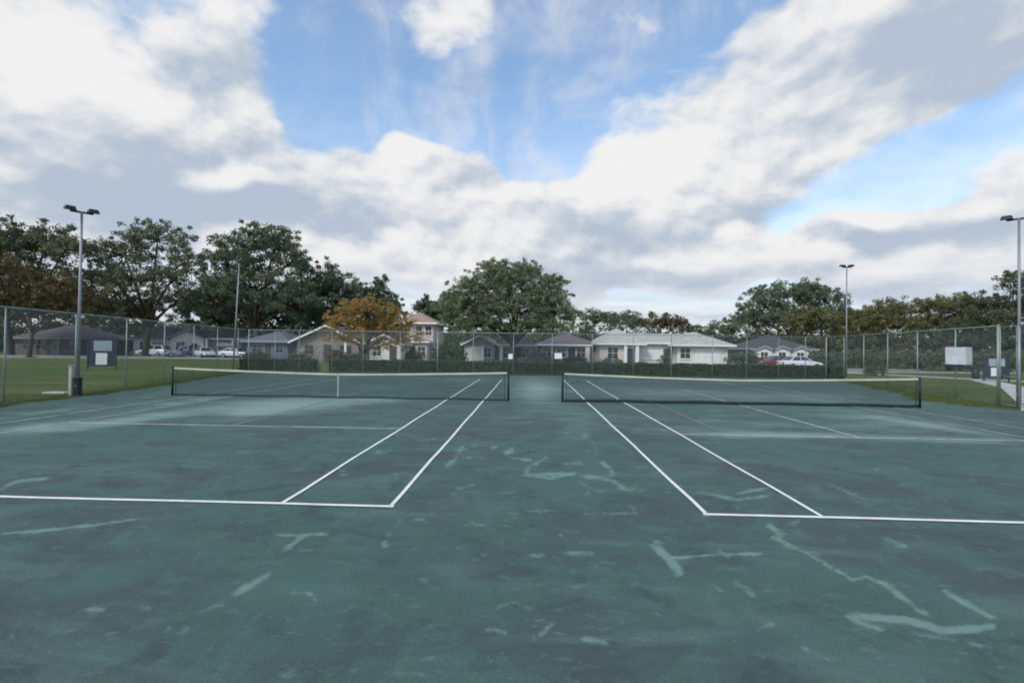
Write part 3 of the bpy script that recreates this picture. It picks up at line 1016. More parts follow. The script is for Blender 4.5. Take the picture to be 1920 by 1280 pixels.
q = gnd(1829, 710)
bin_('black round rubbish bin left of the right notice board', q.x, q.y)


def sign_on(label, p, w, h, rz, name='fence_sign', band=False):
    t = thing(name, label, 'sign', p, rz, 'white signs on the fences')
    MB().cbox(-w / 2, w / 2, -.006, .006, -h / 2, h / 2, .003).build('plate', 'board_white' if band else 'sheet_white', t)
    for sx in (-1, 1):
        for sz in (-1, 1):
            MB().tube([(sx * (w / 2 - .04), -.0065, sz * (h / 2 - .04)), (sx * (w / 2 - .04), -.013, sz * (h / 2 - .04))], .012, 6).build('bolt', 'galvanised', t)
    if band:
        MB().box(-w / 2 + .02, w / 2 - .02, -.02, .02, -h / 2 - .14, -h / 2 - .05).build('shade_strip', 'navy', t)  # dark strip in place of the shadowed gap below the board


fdir = math.atan2(dfar.y, dfar.x)
for px, py, w, h, lab in ((957, 668, .32, .38, 'small white sign on the far fence beside the left net end'), (1046, 667, .54, .42, 'wider white sign on the far fence beside the right net end')):
    s_ = along_far(px)
    pf = FL1 + dfar.normalized() * s_
    pz = at(px, py, pf.y).z
    n = Vector((dfar.y, -dfar.x, 0)).normalized()
    sign_on(lab, pf + n * .06 + Vector((0, 0, pz)), w, h, fdir)
# large one on the right-hand fence
yy = 3.45
pr = at(1801, 667, yy)
sign_on('large white board on the right fence above a dark strip of painted shade', (right_x(yy) - .10, yy, pr.z), .92, .74, math.atan2(dr.y, dr.x) - math.pi + R(38), 'fence_sign', True)


# ------------------------------------------------------------------ paths and streets
def strip(name, pts, w, z, mat, kerbs=False):
    P = [Vector((x, y, 0)) for x, y in pts]
    L_, R_ = [], []
    for i, p in enumerate(P):
        d = (P[min(i + 1, len(P) - 1)] - P[max(i - 1, 0)]).normalized()
        n = Vector((-d.y, d.x, 0))
        L_.append(p + n * w / 2)
        R_.append(p - n * w / 2)
    vs = [Vector((a.x, a.y, z)) for ab in zip(L_, R_) for a in ab]
    o = MB().add(vs, [(2 * i, 2 * i + 1, 2 * i + 3, 2 * i + 2) for i in range(len(P) - 1)]).build(name, mat)
    tag(o, kind='structure')
    if kerbs:
        for S, sg in ((L_, 1), (R_, -1)):
            mb = MB()
            for i in range(len(S) - 1):
                d = (S[i + 1] - S[i]).normalized()
                n = Vector((-d.y, d.x, 0)) * .15 * sg
                a, b = S[i], S[i + 1]
                mb.add([(a.x, a.y, -.05), (b.x, b.y, -.05), (b.x + n.x, b.y + n.y, -.05), (a.x + n.x, a.y + n.y, -.05),
                        (a.x, a.y, .11), (b.x, b.y, .11), (b.x + n.x, b.y + n.y, .11), (a.x + n.x, a.y + n.y, .11)],
                       [(3, 2, 1, 0), (4, 5, 6, 7), (0, 1, 5, 4), (1, 2, 6, 5), (2, 3, 7, 6), (3, 0, 4, 7)])
            mb.build('kerb', 'kerb', o)
    return o


strip('road', [(-150, 20), (-100, 33), (-75, 41), (-55, 47.5), (-38, 50), (-24, 45), (-8, 37), (12, 33.5), (30, 34), (60, 37), (150, 45)], 6.0, -.004, 'asphalt', True)
strip('pavement', [(-110, 19), (-75, 31.4), (-60.5, 38), (-52, 42.2), (-38, 45.4)], 1.4, -.008, 'concrete')
strip('pavement', [(29.6, 30.6), (31.2, 27.5), (33.4, 23.5), (35.3, 19.6), (41, 10)], 1.9, -.006, 'concrete')
strip('concrete_walk', [(17.6, -.7), (19.6, 1.4), (24, 6.4), (28.2, 11.2), (34.4, 20.4)], 1.4, -.002, 'concrete')
# ------------------------------------------------------------------ houses
GZ = LAWN_Z


def window(parent, x, z, w, h, y, face='front', mat='trim_white', bars=1, pane='glass'):
    """frame standing proud of the wall, pane set back in it, sill below; face front: wall plane at y"""
    fr = MB()
    b = .07
    fr.box(x - w / 2 - b, x - w / 2, y - .05, y + .02, z - h / 2 - b, z + h / 2 + b)
    fr.box(x + w / 2, x + w / 2 + b, y - .05, y + .02, z - h / 2 - b, z + h / 2 + b)
    fr.box(x - w / 2, x + w / 2, y - .05, y + .02, z + h / 2, z + h / 2 + b)
    fr.box(x - w / 2, x + w / 2, y - .05, y + .02, z - h / 2 - b, z - h / 2)
    for i in range(bars):
        xx = x - w / 2 + w * (i + 1) / (bars + 1)
        fr.box(xx - .02, xx + .02, y - .04, y - .012, z - h / 2, z + h / 2)
    fr.box(x - w / 2, x + w / 2, y - .038, y - .014, z - .02, z + .02)
    f = fr.build('window', mat, parent)
    MB().box(x - w / 2 - .001, x + w / 2 + .001, y - .010, y + .02, z - h / 2 - .001, z + h / 2 + .001).build('pane', pane, f)
    MB().box(x - w / 2 - .12, x + w / 2 + .12, y - .12, y - .052, z - h / 2 - b - .05, z - h / 2 - b - .001).build('sill', mat, f)


def door(parent, x, w, h, y, mat='door_dark', trim='trim_white'):
    d = MB().box(x - w / 2, x + w / 2, y - .03, y + .02, .04, h).build('door', mat, parent)
    MB().tube([(x + w * .38, y - .031, 1.0), (x + w * .38, y - .08, 1.0)], .03, 6).build('handle', 'galvanised', d)
    fr = MB()
    fr.box(x - w / 2 - .09, x - w / 2 - .002, y - .05, y + .02, .04, h + .09)
    fr.box(x + w / 2 + .002, x + w / 2 + .09, y - .05, y + .02, .04, h + .09)
    fr.box(x - w / 2 - .002, x + w / 2 + .002, y - .05, y + .02, h + .002, h + .09)
    fr.build('frame', trim, d)


def garage(parent, x, w, h, y, mat='trim_white'):
    n = 4
    g = MB().box(x - w / 2, x + w / 2, y - .01, y + .02, .02, h).build('garage_door', mat, parent)
    for i in range(n):
        z0, z1 = .03 + (h - .04) * i / n, .03 + (h - .04) * (i + 1) / n - .03
        MB().cbox(x - w / 2 + .02, x + w / 2 - .02, y - .045, y - .011, z0, z1, .012).build('panel', mat, g)


def walls(parent, x0, x1, y0, y1, h, mat, gable=None):
    mb = MB()
    mb.box(x0, x1, y0, y1, -.1, h + .05)
    if gable == 'y':
        rise = gable_rise(x0, x1)
        xm = (x0 + x1) / 2
        mb.add([(x0, y0, h + .04), (x1, y0, h + .04), (xm, y0, h + rise), (x0, y1, h + .04), (x1, y1, h + .04), (xm, y1, h + rise)],
               [(0, 1, 2), (5, 4, 3), (0, 2, 5, 3), (1, 4, 5, 2)])
    elif gable == 'x':
        rise = gable_rise(y0, y1)
        ym = (y0 + y1) / 2
        mb.add([(x0, y0, h + .04), (x0, y1, h + .04), (x0, ym, h + rise), (x1, y0, h + .04), (x1, y1, h + .04), (x1, ym, h + rise)],
               [(0, 2, 1), (3, 4, 5), (0, 3, 5, 2), (1, 2, 5, 4)])
    return mb.build('wall', mat, parent)


PITCH_R = 0.42


def gable_rise(a, b):
    return abs(b - a) / 2 * PITCH_R - .02


def roof(parent, x0, x1, y0, y1, h, mat, kind='hip', o=.5, pitch=None, fascia='trim_white'):
    p = pitch or PITCH_R
    X0, X1, Y0, Y1 = x0 - o, x1 + o, y0 - o, y1 + o
    ze, th = h - o * p, .16
    w, d = X1 - X0, Y1 - Y0
    if kind == 'hip':
        if w >= d:
            r = d / 2 * p
            ra, rb = (X0 + d / 2, (Y0 + Y1) / 2), (X1 - d / 2, (Y0 + Y1) / 2)
        else:
            r = w / 2 * p
            ra, rb = ((X0 + X1) / 2, Y0 + w / 2), ((X0 + X1) / 2, Y1 - w / 2)
    elif kind == 'gable_y':
        r = w / 2 * p
        ra, rb = ((X0 + X1) / 2, Y0), ((X0 + X1) / 2, Y1)
    else:
        r = d / 2 * p
        ra, rb = (X0, (Y0 + Y1) / 2), (X1, (Y0 + Y1) / 2)
    A = [(X0, Y0), (X1, Y0), (X1, Y1), (X0, Y1)]
    vs = []
    for dz in (0.0, th):
        vs += [(x, y, ze + dz) for x, y in A] + [(ra[0], ra[1], ze + r + dz), (rb[0], rb[1], ze + r + dz)]
    if kind == 'gable_y' or (kind == 'hip' and w < d):
        fs = [(0, 1, 4), (1, 2, 5, 4), (2, 3, 5), (3, 0, 4, 5)]
    else:
        fs = [(0, 1, 5, 4), (1, 2, 5), (2, 3, 4, 5), (3, 0, 4)]
    if kind == 'gable_y':
        fs = [(1, 2, 5, 4), (3, 0, 4, 5)]
        rim = [(0, 4), (4, 1), (1, 2), (2, 5), (5, 3), (3, 0)]
    elif kind == 'gable_x':
        fs = [(0, 1, 5, 4), (2, 3, 4, 5)]
        rim = [(0, 1), (1, 5), (5, 2), (2, 3), (3, 4), (4, 0)]
    else:
        rim = [(0, 1), (1, 2), (2, 3), (3, 0)]
    faces = [tuple(i + 6 for i in f) for f in fs] + [tuple(reversed(f)) for f in fs] + [(a, b, b + 6, a + 6) for a, b in rim]
    ro = MB().add(vs, faces).build('roof', mat, parent)
    # fascia boards along the rim, just proud of it
    fb = MB()
    for a, b in rim:
        pa, pb = Vector(vs[a]), Vector(vs[b])
        dirn = (pb - pa)
        n = Vector((dirn.y, -dirn.x, 0)).normalized() * .03
        up_ = Vector((0, 0, th + .02))
        lo = Vector((0, 0, -.05))
        n0 = n * .1
        fb.add([pa + n0 + lo, pb + n0 + lo, pb + n0 + up_, pa + n0 + up_, pa + n + lo, pb + n + lo, pb + n + up_, pa + n + up_],
               [(0, 1, 2, 3), (7, 6, 5, 4), (0, 4, 5, 1), (3, 2, 6, 7), (0, 3, 7, 4), (1, 5, 6, 2)])
    fb.build('fascia', fascia, ro)
    if w > 4 and d > 4 and kind == 'hip':
        vx, vy = ra[0] * .6 + rb[0] * .4 + .5, min(ra[1], rb[1]) - .4 if w >= d else ra[1] + .6
        vz = ze + r - (.4 if w >= d else .5) * p + .05
        MB().tube([(vx, vy, vz), (vx, vy, vz + .42)], .06, 8).build('vent_pipe', 'wall_grey', ro)
    return ro


def house(label, Yf, pxc, group='houses across the street'):
    c = at(pxc, 660, Yf)
    return thing('house', label, 'house', (c.x, Yf, GZ), 0, group), c.x


def px_x(px, Yf, xc):
    return at(px, 655, Yf).x - xc


def px_z(px, py, Y):
    return at(px, py, Y).z - GZ


# 1 long white house with a grey hip roof and a garage, right of the middle
Yf = 43.0
t, xc = house('long low white house with pale grey hip roofs and a garage door', Yf, 1250)
X = lambda p: px_x(p, Yf, xc)
walls(t, X(1205), X(1266), 1.6, 8.0, 2.95, 'wall_white')
roof(t, X(1190), X(1290), 1.6, 8.0, 2.95, 'roof_grey', 'gable_x', .6, .33)
walls(t, X(1125), X(1203), 0.4, 8.5, 2.95, 'wall_cream')
roof(t, X(1125), X(1203), 0.4, 8.5, 2.95, 'roof_grey', 'hip', .6, .62)
walls(t, X(1268), X(1362), -0.4, 8.7, 2.85, 'wall_white')
roof(t, X(1268), X(1362), -0.4, 8.7, 2.85, 'roof_grey', 'hip', .75, .44)
garage(t, X(1325), 3.0, 2.25, -0.4, 'trim_white')
window(t, X(1283), 1.6, 1.2, 1.3, -0.4)
window(t, X(1228), 1.6, 2.5, 1.6, 1.6, mat='trim_white', bars=0, pane='trim_white')
door(t, X(1258), 1.0, 2.1, 1.6)
for p in (1173, 1195):
    MB().cbox(X(p) - .2, X(p) + .2, -.1, .28, -.05, 2.75, .02).build('column', 'trim_white', t)
window(t, X(1150), 1.5, 1.3, 1.4, .4)
door(t, X(1184), 1.0, 2.1, .4)

# 2 two-storey house behind the autumn tree
Yf = 46.0
t, xc = house('two-storey pale pink house with a tiled hip roof behind the autumn tree', Yf, 775)
X = lambda p: px_x(p, Yf, xc)
walls(t, X(742), X(812), 0, 8, 5.35, 'wall_pink')
roof(t, X(742), X(812), 0, 8, 5.35, 'roof_tile', 'hip', .6, .5)
for p in (757, 785, 803):
    window(t, X(p), 4.1, .8, 1.2, 0)
window(t, X(760), 1.5, 1.4, 1.4, 0)
walls(t, X(770), X(806), -1.8, -.05, 2.7, 'wall_pink')
roof(t, X(770), X(806), -1.8, -.05, 2.7, 'roof_tile', 'hip', .4, .4)
window(t, X(796), 1.4, 1.0, 1.2, -1.8)
door(t, X(778), 1.0, 2.1, -1.8)

# 3 tan gabled house left of it
Yf = 39.0
t, xc = house('tan house with a broad low gable and pale fascia behind the hedge gap', Yf, 630)
X = lambda p: px_x(p, Yf, xc)
PITCH_R = .46
walls(t, X(556), X(672), 0, 9, 2.55, 'wall_tan', 'y')
roof(t, X(556), X(672), 0, 9, 2.55, 'roof_brown', 'gable_y', .7)
window(t, X(580), 1.45, 1.1, 1.2, 0, mat='wall_tan')
window(t, X(648), 1.45, 1.4, 1.2, 0, mat='wall_tan')
door(t, X(615), 1.0, 2.1, 0, trim='wall_tan')
walls(t, X(684), X(748), 1.0, 8, 2.35, 'wall_white', 'y')
roof(t, X(684), X(748), 1.0, 8, 2.35, 'roof_brown', 'gable_y', .45)
window(t, X(702), 1.4, 1.0, 1.2, 1.0)
door(t, X(733), .95, 2.0, 1.0)
MB().cbox(X(655) - .13, X(655) + .13, -1.3, -1.04, -.05, 2.3, .02).build('column', 'trim_white', t)
PITCH_R = .42

# 4 grey-blue house under the big middle tree
Yf = 41.0
t, xc = house('blue-grey house with pale gables under the big middle tree', Yf, 935)
X = lambda p: px_x(p, Yf, xc)
walls(t, X(872), X(928), 0, 8, 2.45, 'wall_grey', 'y')
roof(t, X(872), X(928), 0, 8, 2.45, 'roof_slate', 'gable_y', .5, .5)
garage(t, X(888), 2.3, 2.1, 0, 'wall_white')
window(t, X(914), 1.4, .9, 1.2, 0)
walls(t, X(930), X(1000), 1.2, 8, 2.5, 'wall_grey')
roof(t, X(930), X(1000), 1.2, 8, 2.5, 'roof_slate', 'hip', .5, .45)
for p in (906, 940, 960):
    MB().cbox(X(p) - .16, X(p) + .16, -.55, -.25, -.05, 2.2, .02).build('column', 'trim_white', t)
window(t, X(950), 1.4, 1.0, 1.3, 1.2)
door(t, X(970), 1.0, 2.1, 1.2)
window(t, X(986), 1.4, .9, 1.2, 1.2)

# 5 low brownish-grey house between
Yf = 47.0
t, xc = house('low grey-brown house with a dark roof left of the white house', Yf, 1062)
X = lambda p: px_x(p, Yf, xc)
walls(t, X(1008), X(1120), 0, 9, 2.6, 'wall_tan')
roof(t, X(1008), X(1120), 0, 9, 2.6, 'roof_brown', 'hip', .6, .36)
for p in (1025, 1052, 1090):
    window(t, X(p), 1.5, 1.2, 1.3, 0)
door(t, X(1072), 1.0, 2.1, 0)
MB().cbox(X(1104) - .5, X(1104) + .1, -.5, -.05, -.05, 2.3, .02).build('column', 'trim_white', t)

# 6 dark brown house far left
Yf = 53.5
t, xc = house('dark brown single-storey house with a hip roof at far left', Yf, 98)
X = lambda p: px_x(p, Yf, xc)
walls(t, X(28), X(150), 0, 9, 2.75, 'wall_brown')
roof(t, X(28), X(150), 0, 9, 2.75, 'roof_brown', 'hip', .7, .42, fascia='wall_tan')
for p, w in ((52, 1.6), (76, 1.6), (106, 1.1), (134, 1.4)):
    window(t, X(p), 1.55, w, 1.4, 0, mat='wall_tan')
door(t, X(92), 1.0, 2.1, 0, trim='wall_tan')
for p in (66, 118):
    MB().cbox(X(p) - .13, X(p) + .13, -.8, -.54, -.05, 2.4, .02).build('column', 'wall_tan', t)

# 7 white house behind the parked cars
Yf = 57.0
t, xc = house('white house with dark gables behind the parked cars on the left', Yf, 345)
X = lambda p: px_x(p, Yf, xc)
walls(t, X(250), X(325), 0, 9, 2.9, 'wall_white')
roof(t, X(250), X(325), 0, 9, 2.9, 'roof_dark', 'hip', .6, .5, fascia='wall_grey')
walls(t, X(327), X(388), -.8, 8, 2.9, 'wall_white', 'y')
roof(t, X(327), X(388), -.8, 8, 2.9, 'roof_dark', 'gable_y', .5, fascia='wall_grey')
walls(t, X(390), X(450), 0.4, 8, 3.0, 'wall_grey')
roof(t, X(390), X(450), 0.4, 8, 3.0, 'roof_dark', 'gable_x', .7, .34)
window(t, X(298), 1.6, 2.2, 1.2, 0, bars=2)
window(t, X(268), 1.6, 1.0, 1.3, 0)
window(t, X(345), 1.6, 1.4, 1.3, -.8)
door(t, X(371), 1.0, 2.1, -.8)
garage(t, X(420), 3.0, 2.2, .4, 'wall_white')
for p in (396, 444):
    MB().cbox(X(p) - .14, X(p) + .14, -1.2, -.92, -.05, 2.85, .02).build('column', 'trim_white', t)

# 8 slate-blue house left of the tan one
Yf = 47.0
t, xc = house('dark slate-blue house between the parked cars and the tan gable', Yf, 500)
X = lambda p: px_x(p, Yf, xc)
walls(t, X(462), X(540), 0, 8, 2.6, 'wall_slate')
roof(t, X(462), X(540), 0, 8, 2.6, 'roof_slate', 'hip', .6, .40, fascia='wall_grey')
window(t, X(482), 1.5, 1.3, 1.2, 0, mat='wall_grey')
window(t, X(524), 1.5, 1.0, 1.2, 0, mat='wall_grey')
door(t, X(503), 1.0, 2.1, 0, trim='wall_grey')

# 9 house right of the white one, behind the hedge end
Yf = 46.0
t, xc = house('grey house with three pale gables at the right end of the hedge', Yf, 1465)
X = lambda p: px_x(p, Yf, xc)
walls(t, X(1408), X(1525), 0, 8, 2.4, 'wall_tan')
roof(t, X(1408), X(1525), 0, 8, 2.4, 'roof_dark', 'hip', .5, .42, fascia='wall_grey')
for p in (1428, 1461, 1495):
    walls(t, X(p) - 1.1, X(p) + 1.1, -.7, -.05, 2.1, 'wall_white', 'y')
    roof(t, X(p) - 1.1, X(p) + 1.1, -.7, -.05, 2.1, 'roof_dark', 'gable_y', .22, fascia='wall_grey')
    window(t, X(p), 1.3, .9, 1.1, -.7)
door(t, X(1512), 1.0, 2.0, 0)


# ------------------------------------------------------------------ parked cars
def car(label, X_, Y_, rz, paint, kind='sedan', group='cars parked in front of the houses'):
    t = thing('parked_car', label, 'car', (X_, Y_, 0), rz, group)
    L, W = (4.6, 1.8) if kind == 'sedan' else (4.7, 1.88)
    top = 1.44 if kind == 'sedan' else 1.72
    belt = .92 if kind == 'sedan' else 1.05
    # cross-sections along x (front at +x): x, half-width, bottom, shoulder height
    st = [(-L / 2, .70, .42, belt - .10), (-L / 2 + .15, .82, .28, belt), (-L * .30, W / 2, .24, belt + .02), (0, W / 2, .22, belt),
          (L * .22, W / 2, .24, belt - .03), (L * .40, .84, .26, belt - .16), (L / 2 - .08, .76, .30, belt - .30), (L / 2, .62, .42, belt - .36)]
    vs, fs = [], []
    for x, hw, zb, zs in st:
        for y, z in ((-hw * .86, zb), (-hw, zb + .14), (-hw, zs - .16), (-hw * .90, zs), (hw * .90, zs), (hw, zs - .16), (hw, zb + .14), (hw * .86, zb)):
            vs.append((x, y, z))
    n = 8
    for i in range(len(st) - 1):
        for k in range(n):
            fs.append((i * n + k, i * n + (k + 1) % n, (i + 1) * n + (k + 1) % n, (i + 1) * n + k))
    fs += [tuple(range(n)), tuple((len(st) - 1) * n + k for k in range(n))]
    body = MB().add(vs, fs).build('body', paint, t, False)
    # cabin: windscreen base, roof front, roof rear, rear base
    if kind == 'sedan':
        cx = [L * .20, L * .05, -L * .22, -L * .36]
    else:
        cx = [L * .22, L * .08, -L * .38, -L * .46]
    hb, ht = W / 2 * .92, W / 2 * .70
    zb = belt - .02
    cv = []
    for s in (-1, 1):
        cv += [(cx[0], s * hb, zb), (cx[1], s * ht, top), (cx[2], s * ht, top), (cx[3], s * hb, zb)]
    MB().add(cv, [(0, 1, 2, 3), (4, 7, 6, 5), (0, 4, 5, 1), (1, 5, 6, 2), (2, 6, 7, 3), (0, 3, 7, 4)]).build('cabin', paint, t)

    def quad(a, b, c, d, k0, k1, m0, m1, off, name):
        a, b, c, d = map(Vector, (a, b, c, d))
        P = lambda u, v: (a.lerp(b, u)).lerp(d.lerp(c, u), v)
        nrm = (b - a).cross(d - a).normalized()
        if nrm.dot(off) < 0:
            nrm = -nrm
        pts = [P(k0, m0), P(k1, m0), P(k1, m1), P(k0, m1)]
        MB().add([p + nrm * .001 for p in pts] + [p + nrm * .012 for p in pts],
                 [(4, 5, 6, 7), (3, 2, 1, 0), (0, 1, 5, 4), (1, 2, 6, 5), (2, 3, 7, 6), (3, 0, 4, 7)]).build(name, 'glass', t)

    quad(cv[0], cv[4], cv[5], cv[1], .06, .94, .10, .92, Vector((1, 0, .5)), 'windscreen')
    quad(cv[3], cv[7], cv[6], cv[2], .06, .94, .12, .92, Vector((-1, 0, .5)), 'rear_window')
    for s in (0, 4):
        o = Vector((0, -1 if s == 0 else 1, .3))
        quad(cv[s + 3], cv[s], cv[s + 1], cv[s + 2], .06, .48, .12, .90, o, 'side_window')
        quad(cv[s + 3], cv[s], cv[s + 1], cv[s + 2], .52, .94, .12, .90, o, 'side_window')
    for sx in (L * .30, -L * .29):
        for s in (-1, 1):
            y = s * (W / 2 - .08)
            w = MB().tube([(sx, y - .1, .32), (sx, y - .07, .32), (sx, y + .07, .32), (sx, y + .1, .32)], [.29, .325, .325, .29], 18).build('wheel', 'tyre', t)
            MB().tube([(sx, y + s * .101, .32), (sx, y + s * .112, .32)], [.20, .19], 12).build('rim', 'alloy', w)
    for s in (-1, 1):
        MB().cbox(L / 2 - .10, L / 2 + .012, s * .56 - .16, s * .56 + .16, belt - .50, belt - .36, .02).build('headlight', 'lens_clear', t)
        MB().cbox(-L / 2 - .012, -L / 2 + .10, s * .60 - .13, s * .60 + .13, belt - .34, belt - .14, .02).build('tail_light', 'lens_red', t)
        MB().cbox(cx[0] - .42, cx[0] - .24, s * (hb + .10) - .1, s * (hb + .10) + .1, belt + .02, belt + .16, .03).build('mirror', paint, t)
    for e, z in ((L / 2 + .02, .42), (-L / 2 - .02, .44)):
        MB().cbox(min(e, e * .96), max(e, e * .96), -.66, .66, z - .07, z + .07, .02).build('bumper', paint, t)
    return t


for px, py, rz, pt, kd, lab in (
        (343, 671, R(215), 'paint_silver', 'sedan', 'silver car nose-out between the tree trunk and the white car'),
        (383, 671, R(-35), 'paint_white', 'sedan', 'white car parked second from the left, before the white house'),
        (362, 669, R(90), 'paint_blue', 'suv', 'dark blue car squeezed between the silver and the white car'),
        (288, 668, R(180), 'paint_white', 'suv', 'white van-like car beside the dark tree trunk at left'),
        (418, 670, R(170), 'paint_bronze', 'suv', 'brown car right of the white one by the leaning pole'),
        (442, 671, R(0), 'paint_white', 'sedan', 'white car rightmost of the row, seen behind the leaning pole')):
    g = at(px, 668, 51.5 if kd == 'sedan' else 53.0)
    car(lab, g.x, g.y, rz, pt, kd)
q = at(1420, 668, 38.2)
car('white car above the right end of the hedge', at(1500, 668, 37.8).x, 37.8, R(4), 'paint_white')
car('dark red car parked before the three pale gables', at(1452, 668, 40.5).x, 40.5, R(180), 'paint_red')
car('dark car parked before the blue-grey house', at(1000, 668, 38.2).x, 38.4, R(182), 'paint_dark')


# ------------------------------------------------------------------ trees and hedges
def leaves(C, Rr, n, size, flat=1.0, rnd=None):
    """n leaf faces round each centre of C: diamond-shaped, randomly turned; returns verts, faces, tint"""
    m = len(C)
    P = rnd.normal(size=(m, n, 3))
    P /= np.linalg.norm(P, axis=2, keepdims=True)
    P *= (rnd.random((m, n, 1)) ** 0.45) * Rr[:, None, None]
    P[:, :, 2] *= flat
    P = (P + C[:, None, :]).reshape(-1, 3)
    N = len(P)
    a = rnd.normal(size=(N, 3))
    a /= np.linalg.norm(a, axis=1, keepdims=True)
    b = np.cross(a, rnd.normal(size=(N, 3)))
    b /= np.linalg.norm(b, axis=1, keepdims=True)
    s = size * rnd.uniform(.6, 1.35, (N, 1))
    V = np.stack([P - a * s, P + b * s * .5, P + a * s, P - b * s * .5], 1).reshape(-1, 3)
    Fq = np.arange(N * 4).reshape(-1, 4)
    tint = np.repeat(np.clip(np.repeat(rnd.uniform(.1, .9, m), n) + rnd.normal(0, .16, N), 0, 1), 4)
    return V, Fq, tint


def limb(mb, p0, p1, r0, r1, sag, rnd, seg=6):
    p0, p1 = Vector(p0), Vector(p1)
    pts, rs = [], []
    k = 5
    side = Vector(rnd.normal(size=3)) * (p1 - p0).length * .05
    for i in range(k + 1):
        f = i / k
        p = p0.lerp(p1, f) + side * math.sin(f * math.pi) + Vector((0, 0, sag * math.sin(f * math.pi)))
        pts.append(p)
        rs.append(r0 + (r1 - r0) * f)
    mb.tube(pts, rs, seg)


def tree(label, base, lobes, mat, trunk_r, fork, leaf=.26, clump=1.0, dens=1.0, per=26, bark='bark', seed=1, cat='tree', name='tree', group=None, bare=0.0, stems=1):
    """lobes: crown as ellipsoids (x, y, z, rx, ry, rz) relative to the base"""
    rnd = np.random.default_rng(seed)
    t = thing(name, label, cat, base, 0, group)
    tr = MB()
    top = Vector((0, 0, fork))
    for s in range(stems):
        a = 2 * math.pi * s / max(stems, 1)
        off = Vector((math.cos(a), math.sin(a), 0)) * (trunk_r * 1.6 if stems > 1 else 0)
        lean = off * (2.2 if stems > 1 else 0) + Vector((rnd.uniform(-.12, .12), rnd.uniform(-.12, .12), 0)) * fork
        pts = [off + Vector((0, 0, -.15)), off + Vector((0, 0, .25)), off + lean * .4 + Vector((0, 0, fork * .55)), lean + top]
        tr.tube(pts, [trunk_r * 1.5, trunk_r * 1.08, trunk_r * .9, trunk_r * .78], 10)
        top = lean + Vector((0, 0, fork))
    trunk = tr.build('trunk', bark, t, True)
    lm = MB()
    C, Rr = [], []
    for (lx, ly, lz, rx, ry, rz) in lobes:
        c = Vector((lx, ly, lz))
        limb(lm, top - Vector((0, 0, .3)), c, trunk_r * .55, trunk_r * .18, rz * .15, rnd)
        vol = (rx * ry * rz) ** (1 / 3.)
        n = max(6, int(dens * 30 * (vol / clump / 1.9) ** 2))
        for i in range(n):
            d = rnd.normal(size=3)
            d /= np.linalg.norm(d)
            if d[2] < -.35 and rnd.random() < .5:
                d[2] *= -.6
            k = rnd.uniform(.30, 1.0) ** .55 * rnd.uniform(.86, 1.12)
            p = np.array([lx + d[0] * rx * k, ly + d[1] * ry * k, lz + d[2] * rz * k])
            C.append(p)
            Rr.append(clump * rnd.uniform(.42, 1.0) * (.8 if k > .85 else 1.1))
            if rnd.random() < .16:
                w_ = rnd.uniform(1.04, 1.18)
                C.append(np.array([lx + d[0] * rx * w_, ly + d[1] * ry * w_, lz + abs(d[2]) * rz * w_]))
                Rr.append(clump * rnd.uniform(.35, .7))
                limb(lm, c, C[-1], trunk_r * .10, trunk_r * .02, 0, rnd, 4)
            if i % 4 == 0:
                limb(lm, c, p, trunk_r * .16, trunk_r * .05, 0, rnd, 5)
    lm.build('limbs', bark, trunk, True)
    C, Rr = np.array(C), np.array(Rr)
    V, Fq, tint = leaves(C, Rr, per, leaf, .8, rnd)
    me = np_mesh('crown', V, Fq, {'tint': tint})
    tag(obj('crown', me, mat, t), kind='stuff')
    return t


def px_tree(label, px, Y, lobes_px, mat, trunk_r, fork, depth_k=.8, **kw):
    """lobes given by their outline in the photo at distance Y: (px, py, half width, half height)"""
    b = at(px, 660, Y)
    k = (Y - CY) / F_PX
    lobes = []
    rnd = random.Random(kw.get('seed', 1) * 7 + 3)
    for (lx, ly, rx, ry) in lobes_px:
        c = at(lx, ly, Y)
        lobes.append((c.x - b.x, rnd.uniform(-1, 1) * rx * k * .35, c.z - GZ, rx * k, (rx + ry) / 2 * k * depth_k, ry * k))
    return tree(label, (b.x, Y, GZ), lobes, mat, trunk_r, fork, **kw)


GL = 'tall trees behind the left fence'
px_tree('dark oak at the far left edge with a ragged top', 20, 46, [(20, 470, 70, 50), (75, 450, 55, 38), (-40, 480, 90, 90), (60, 530, 90, 55), (130, 470, 40, 30), (0, 570, 80, 40)],
        'leaf_oak', .42, 5.0, leaf=.17, clump=1.0, seed=3, group=GL, dens=.85, per=46)
px_tree('low rust-brown tree in front of the far left oak', 55, 41, [(30, 520, 70, 42), (95, 545, 60, 40), (10, 565, 60, 34), (150, 560, 50, 34)],
        'leaf_brown', .25, 3.2, leaf=.15, clump=.85, seed=4, group=GL, dens=.7, per=40)
px_tree('broad oak with open top and dark trunk beside the parked cars', 272, 52, [(290, 450, 70, 42), (235, 480, 60, 42), (345, 500, 50, 44), (280, 530, 100, 42), (190, 530, 60, 40), (180, 470, 40, 26), (330, 565, 80, 34), (210, 575, 70, 30)],
        'leaf_oak', .48, 4.6, leaf=.16, clump=.95, seed=5, group=GL, dens=.68, per=44)
px_tree('tall dense dark oak behind the leaning floodlight pole', 480, 54, [(480, 470, 75, 45), (430, 500, 55, 44), (545, 500, 40, 52), (485, 545, 100, 50), (410, 565, 60, 40), (560, 575, 60, 40), (520, 450, 40, 26)],
        'leaf_dark', .45, 4.4, leaf=.17, clump=1.1, seed=6, group=GL, dens=.95, per=52)
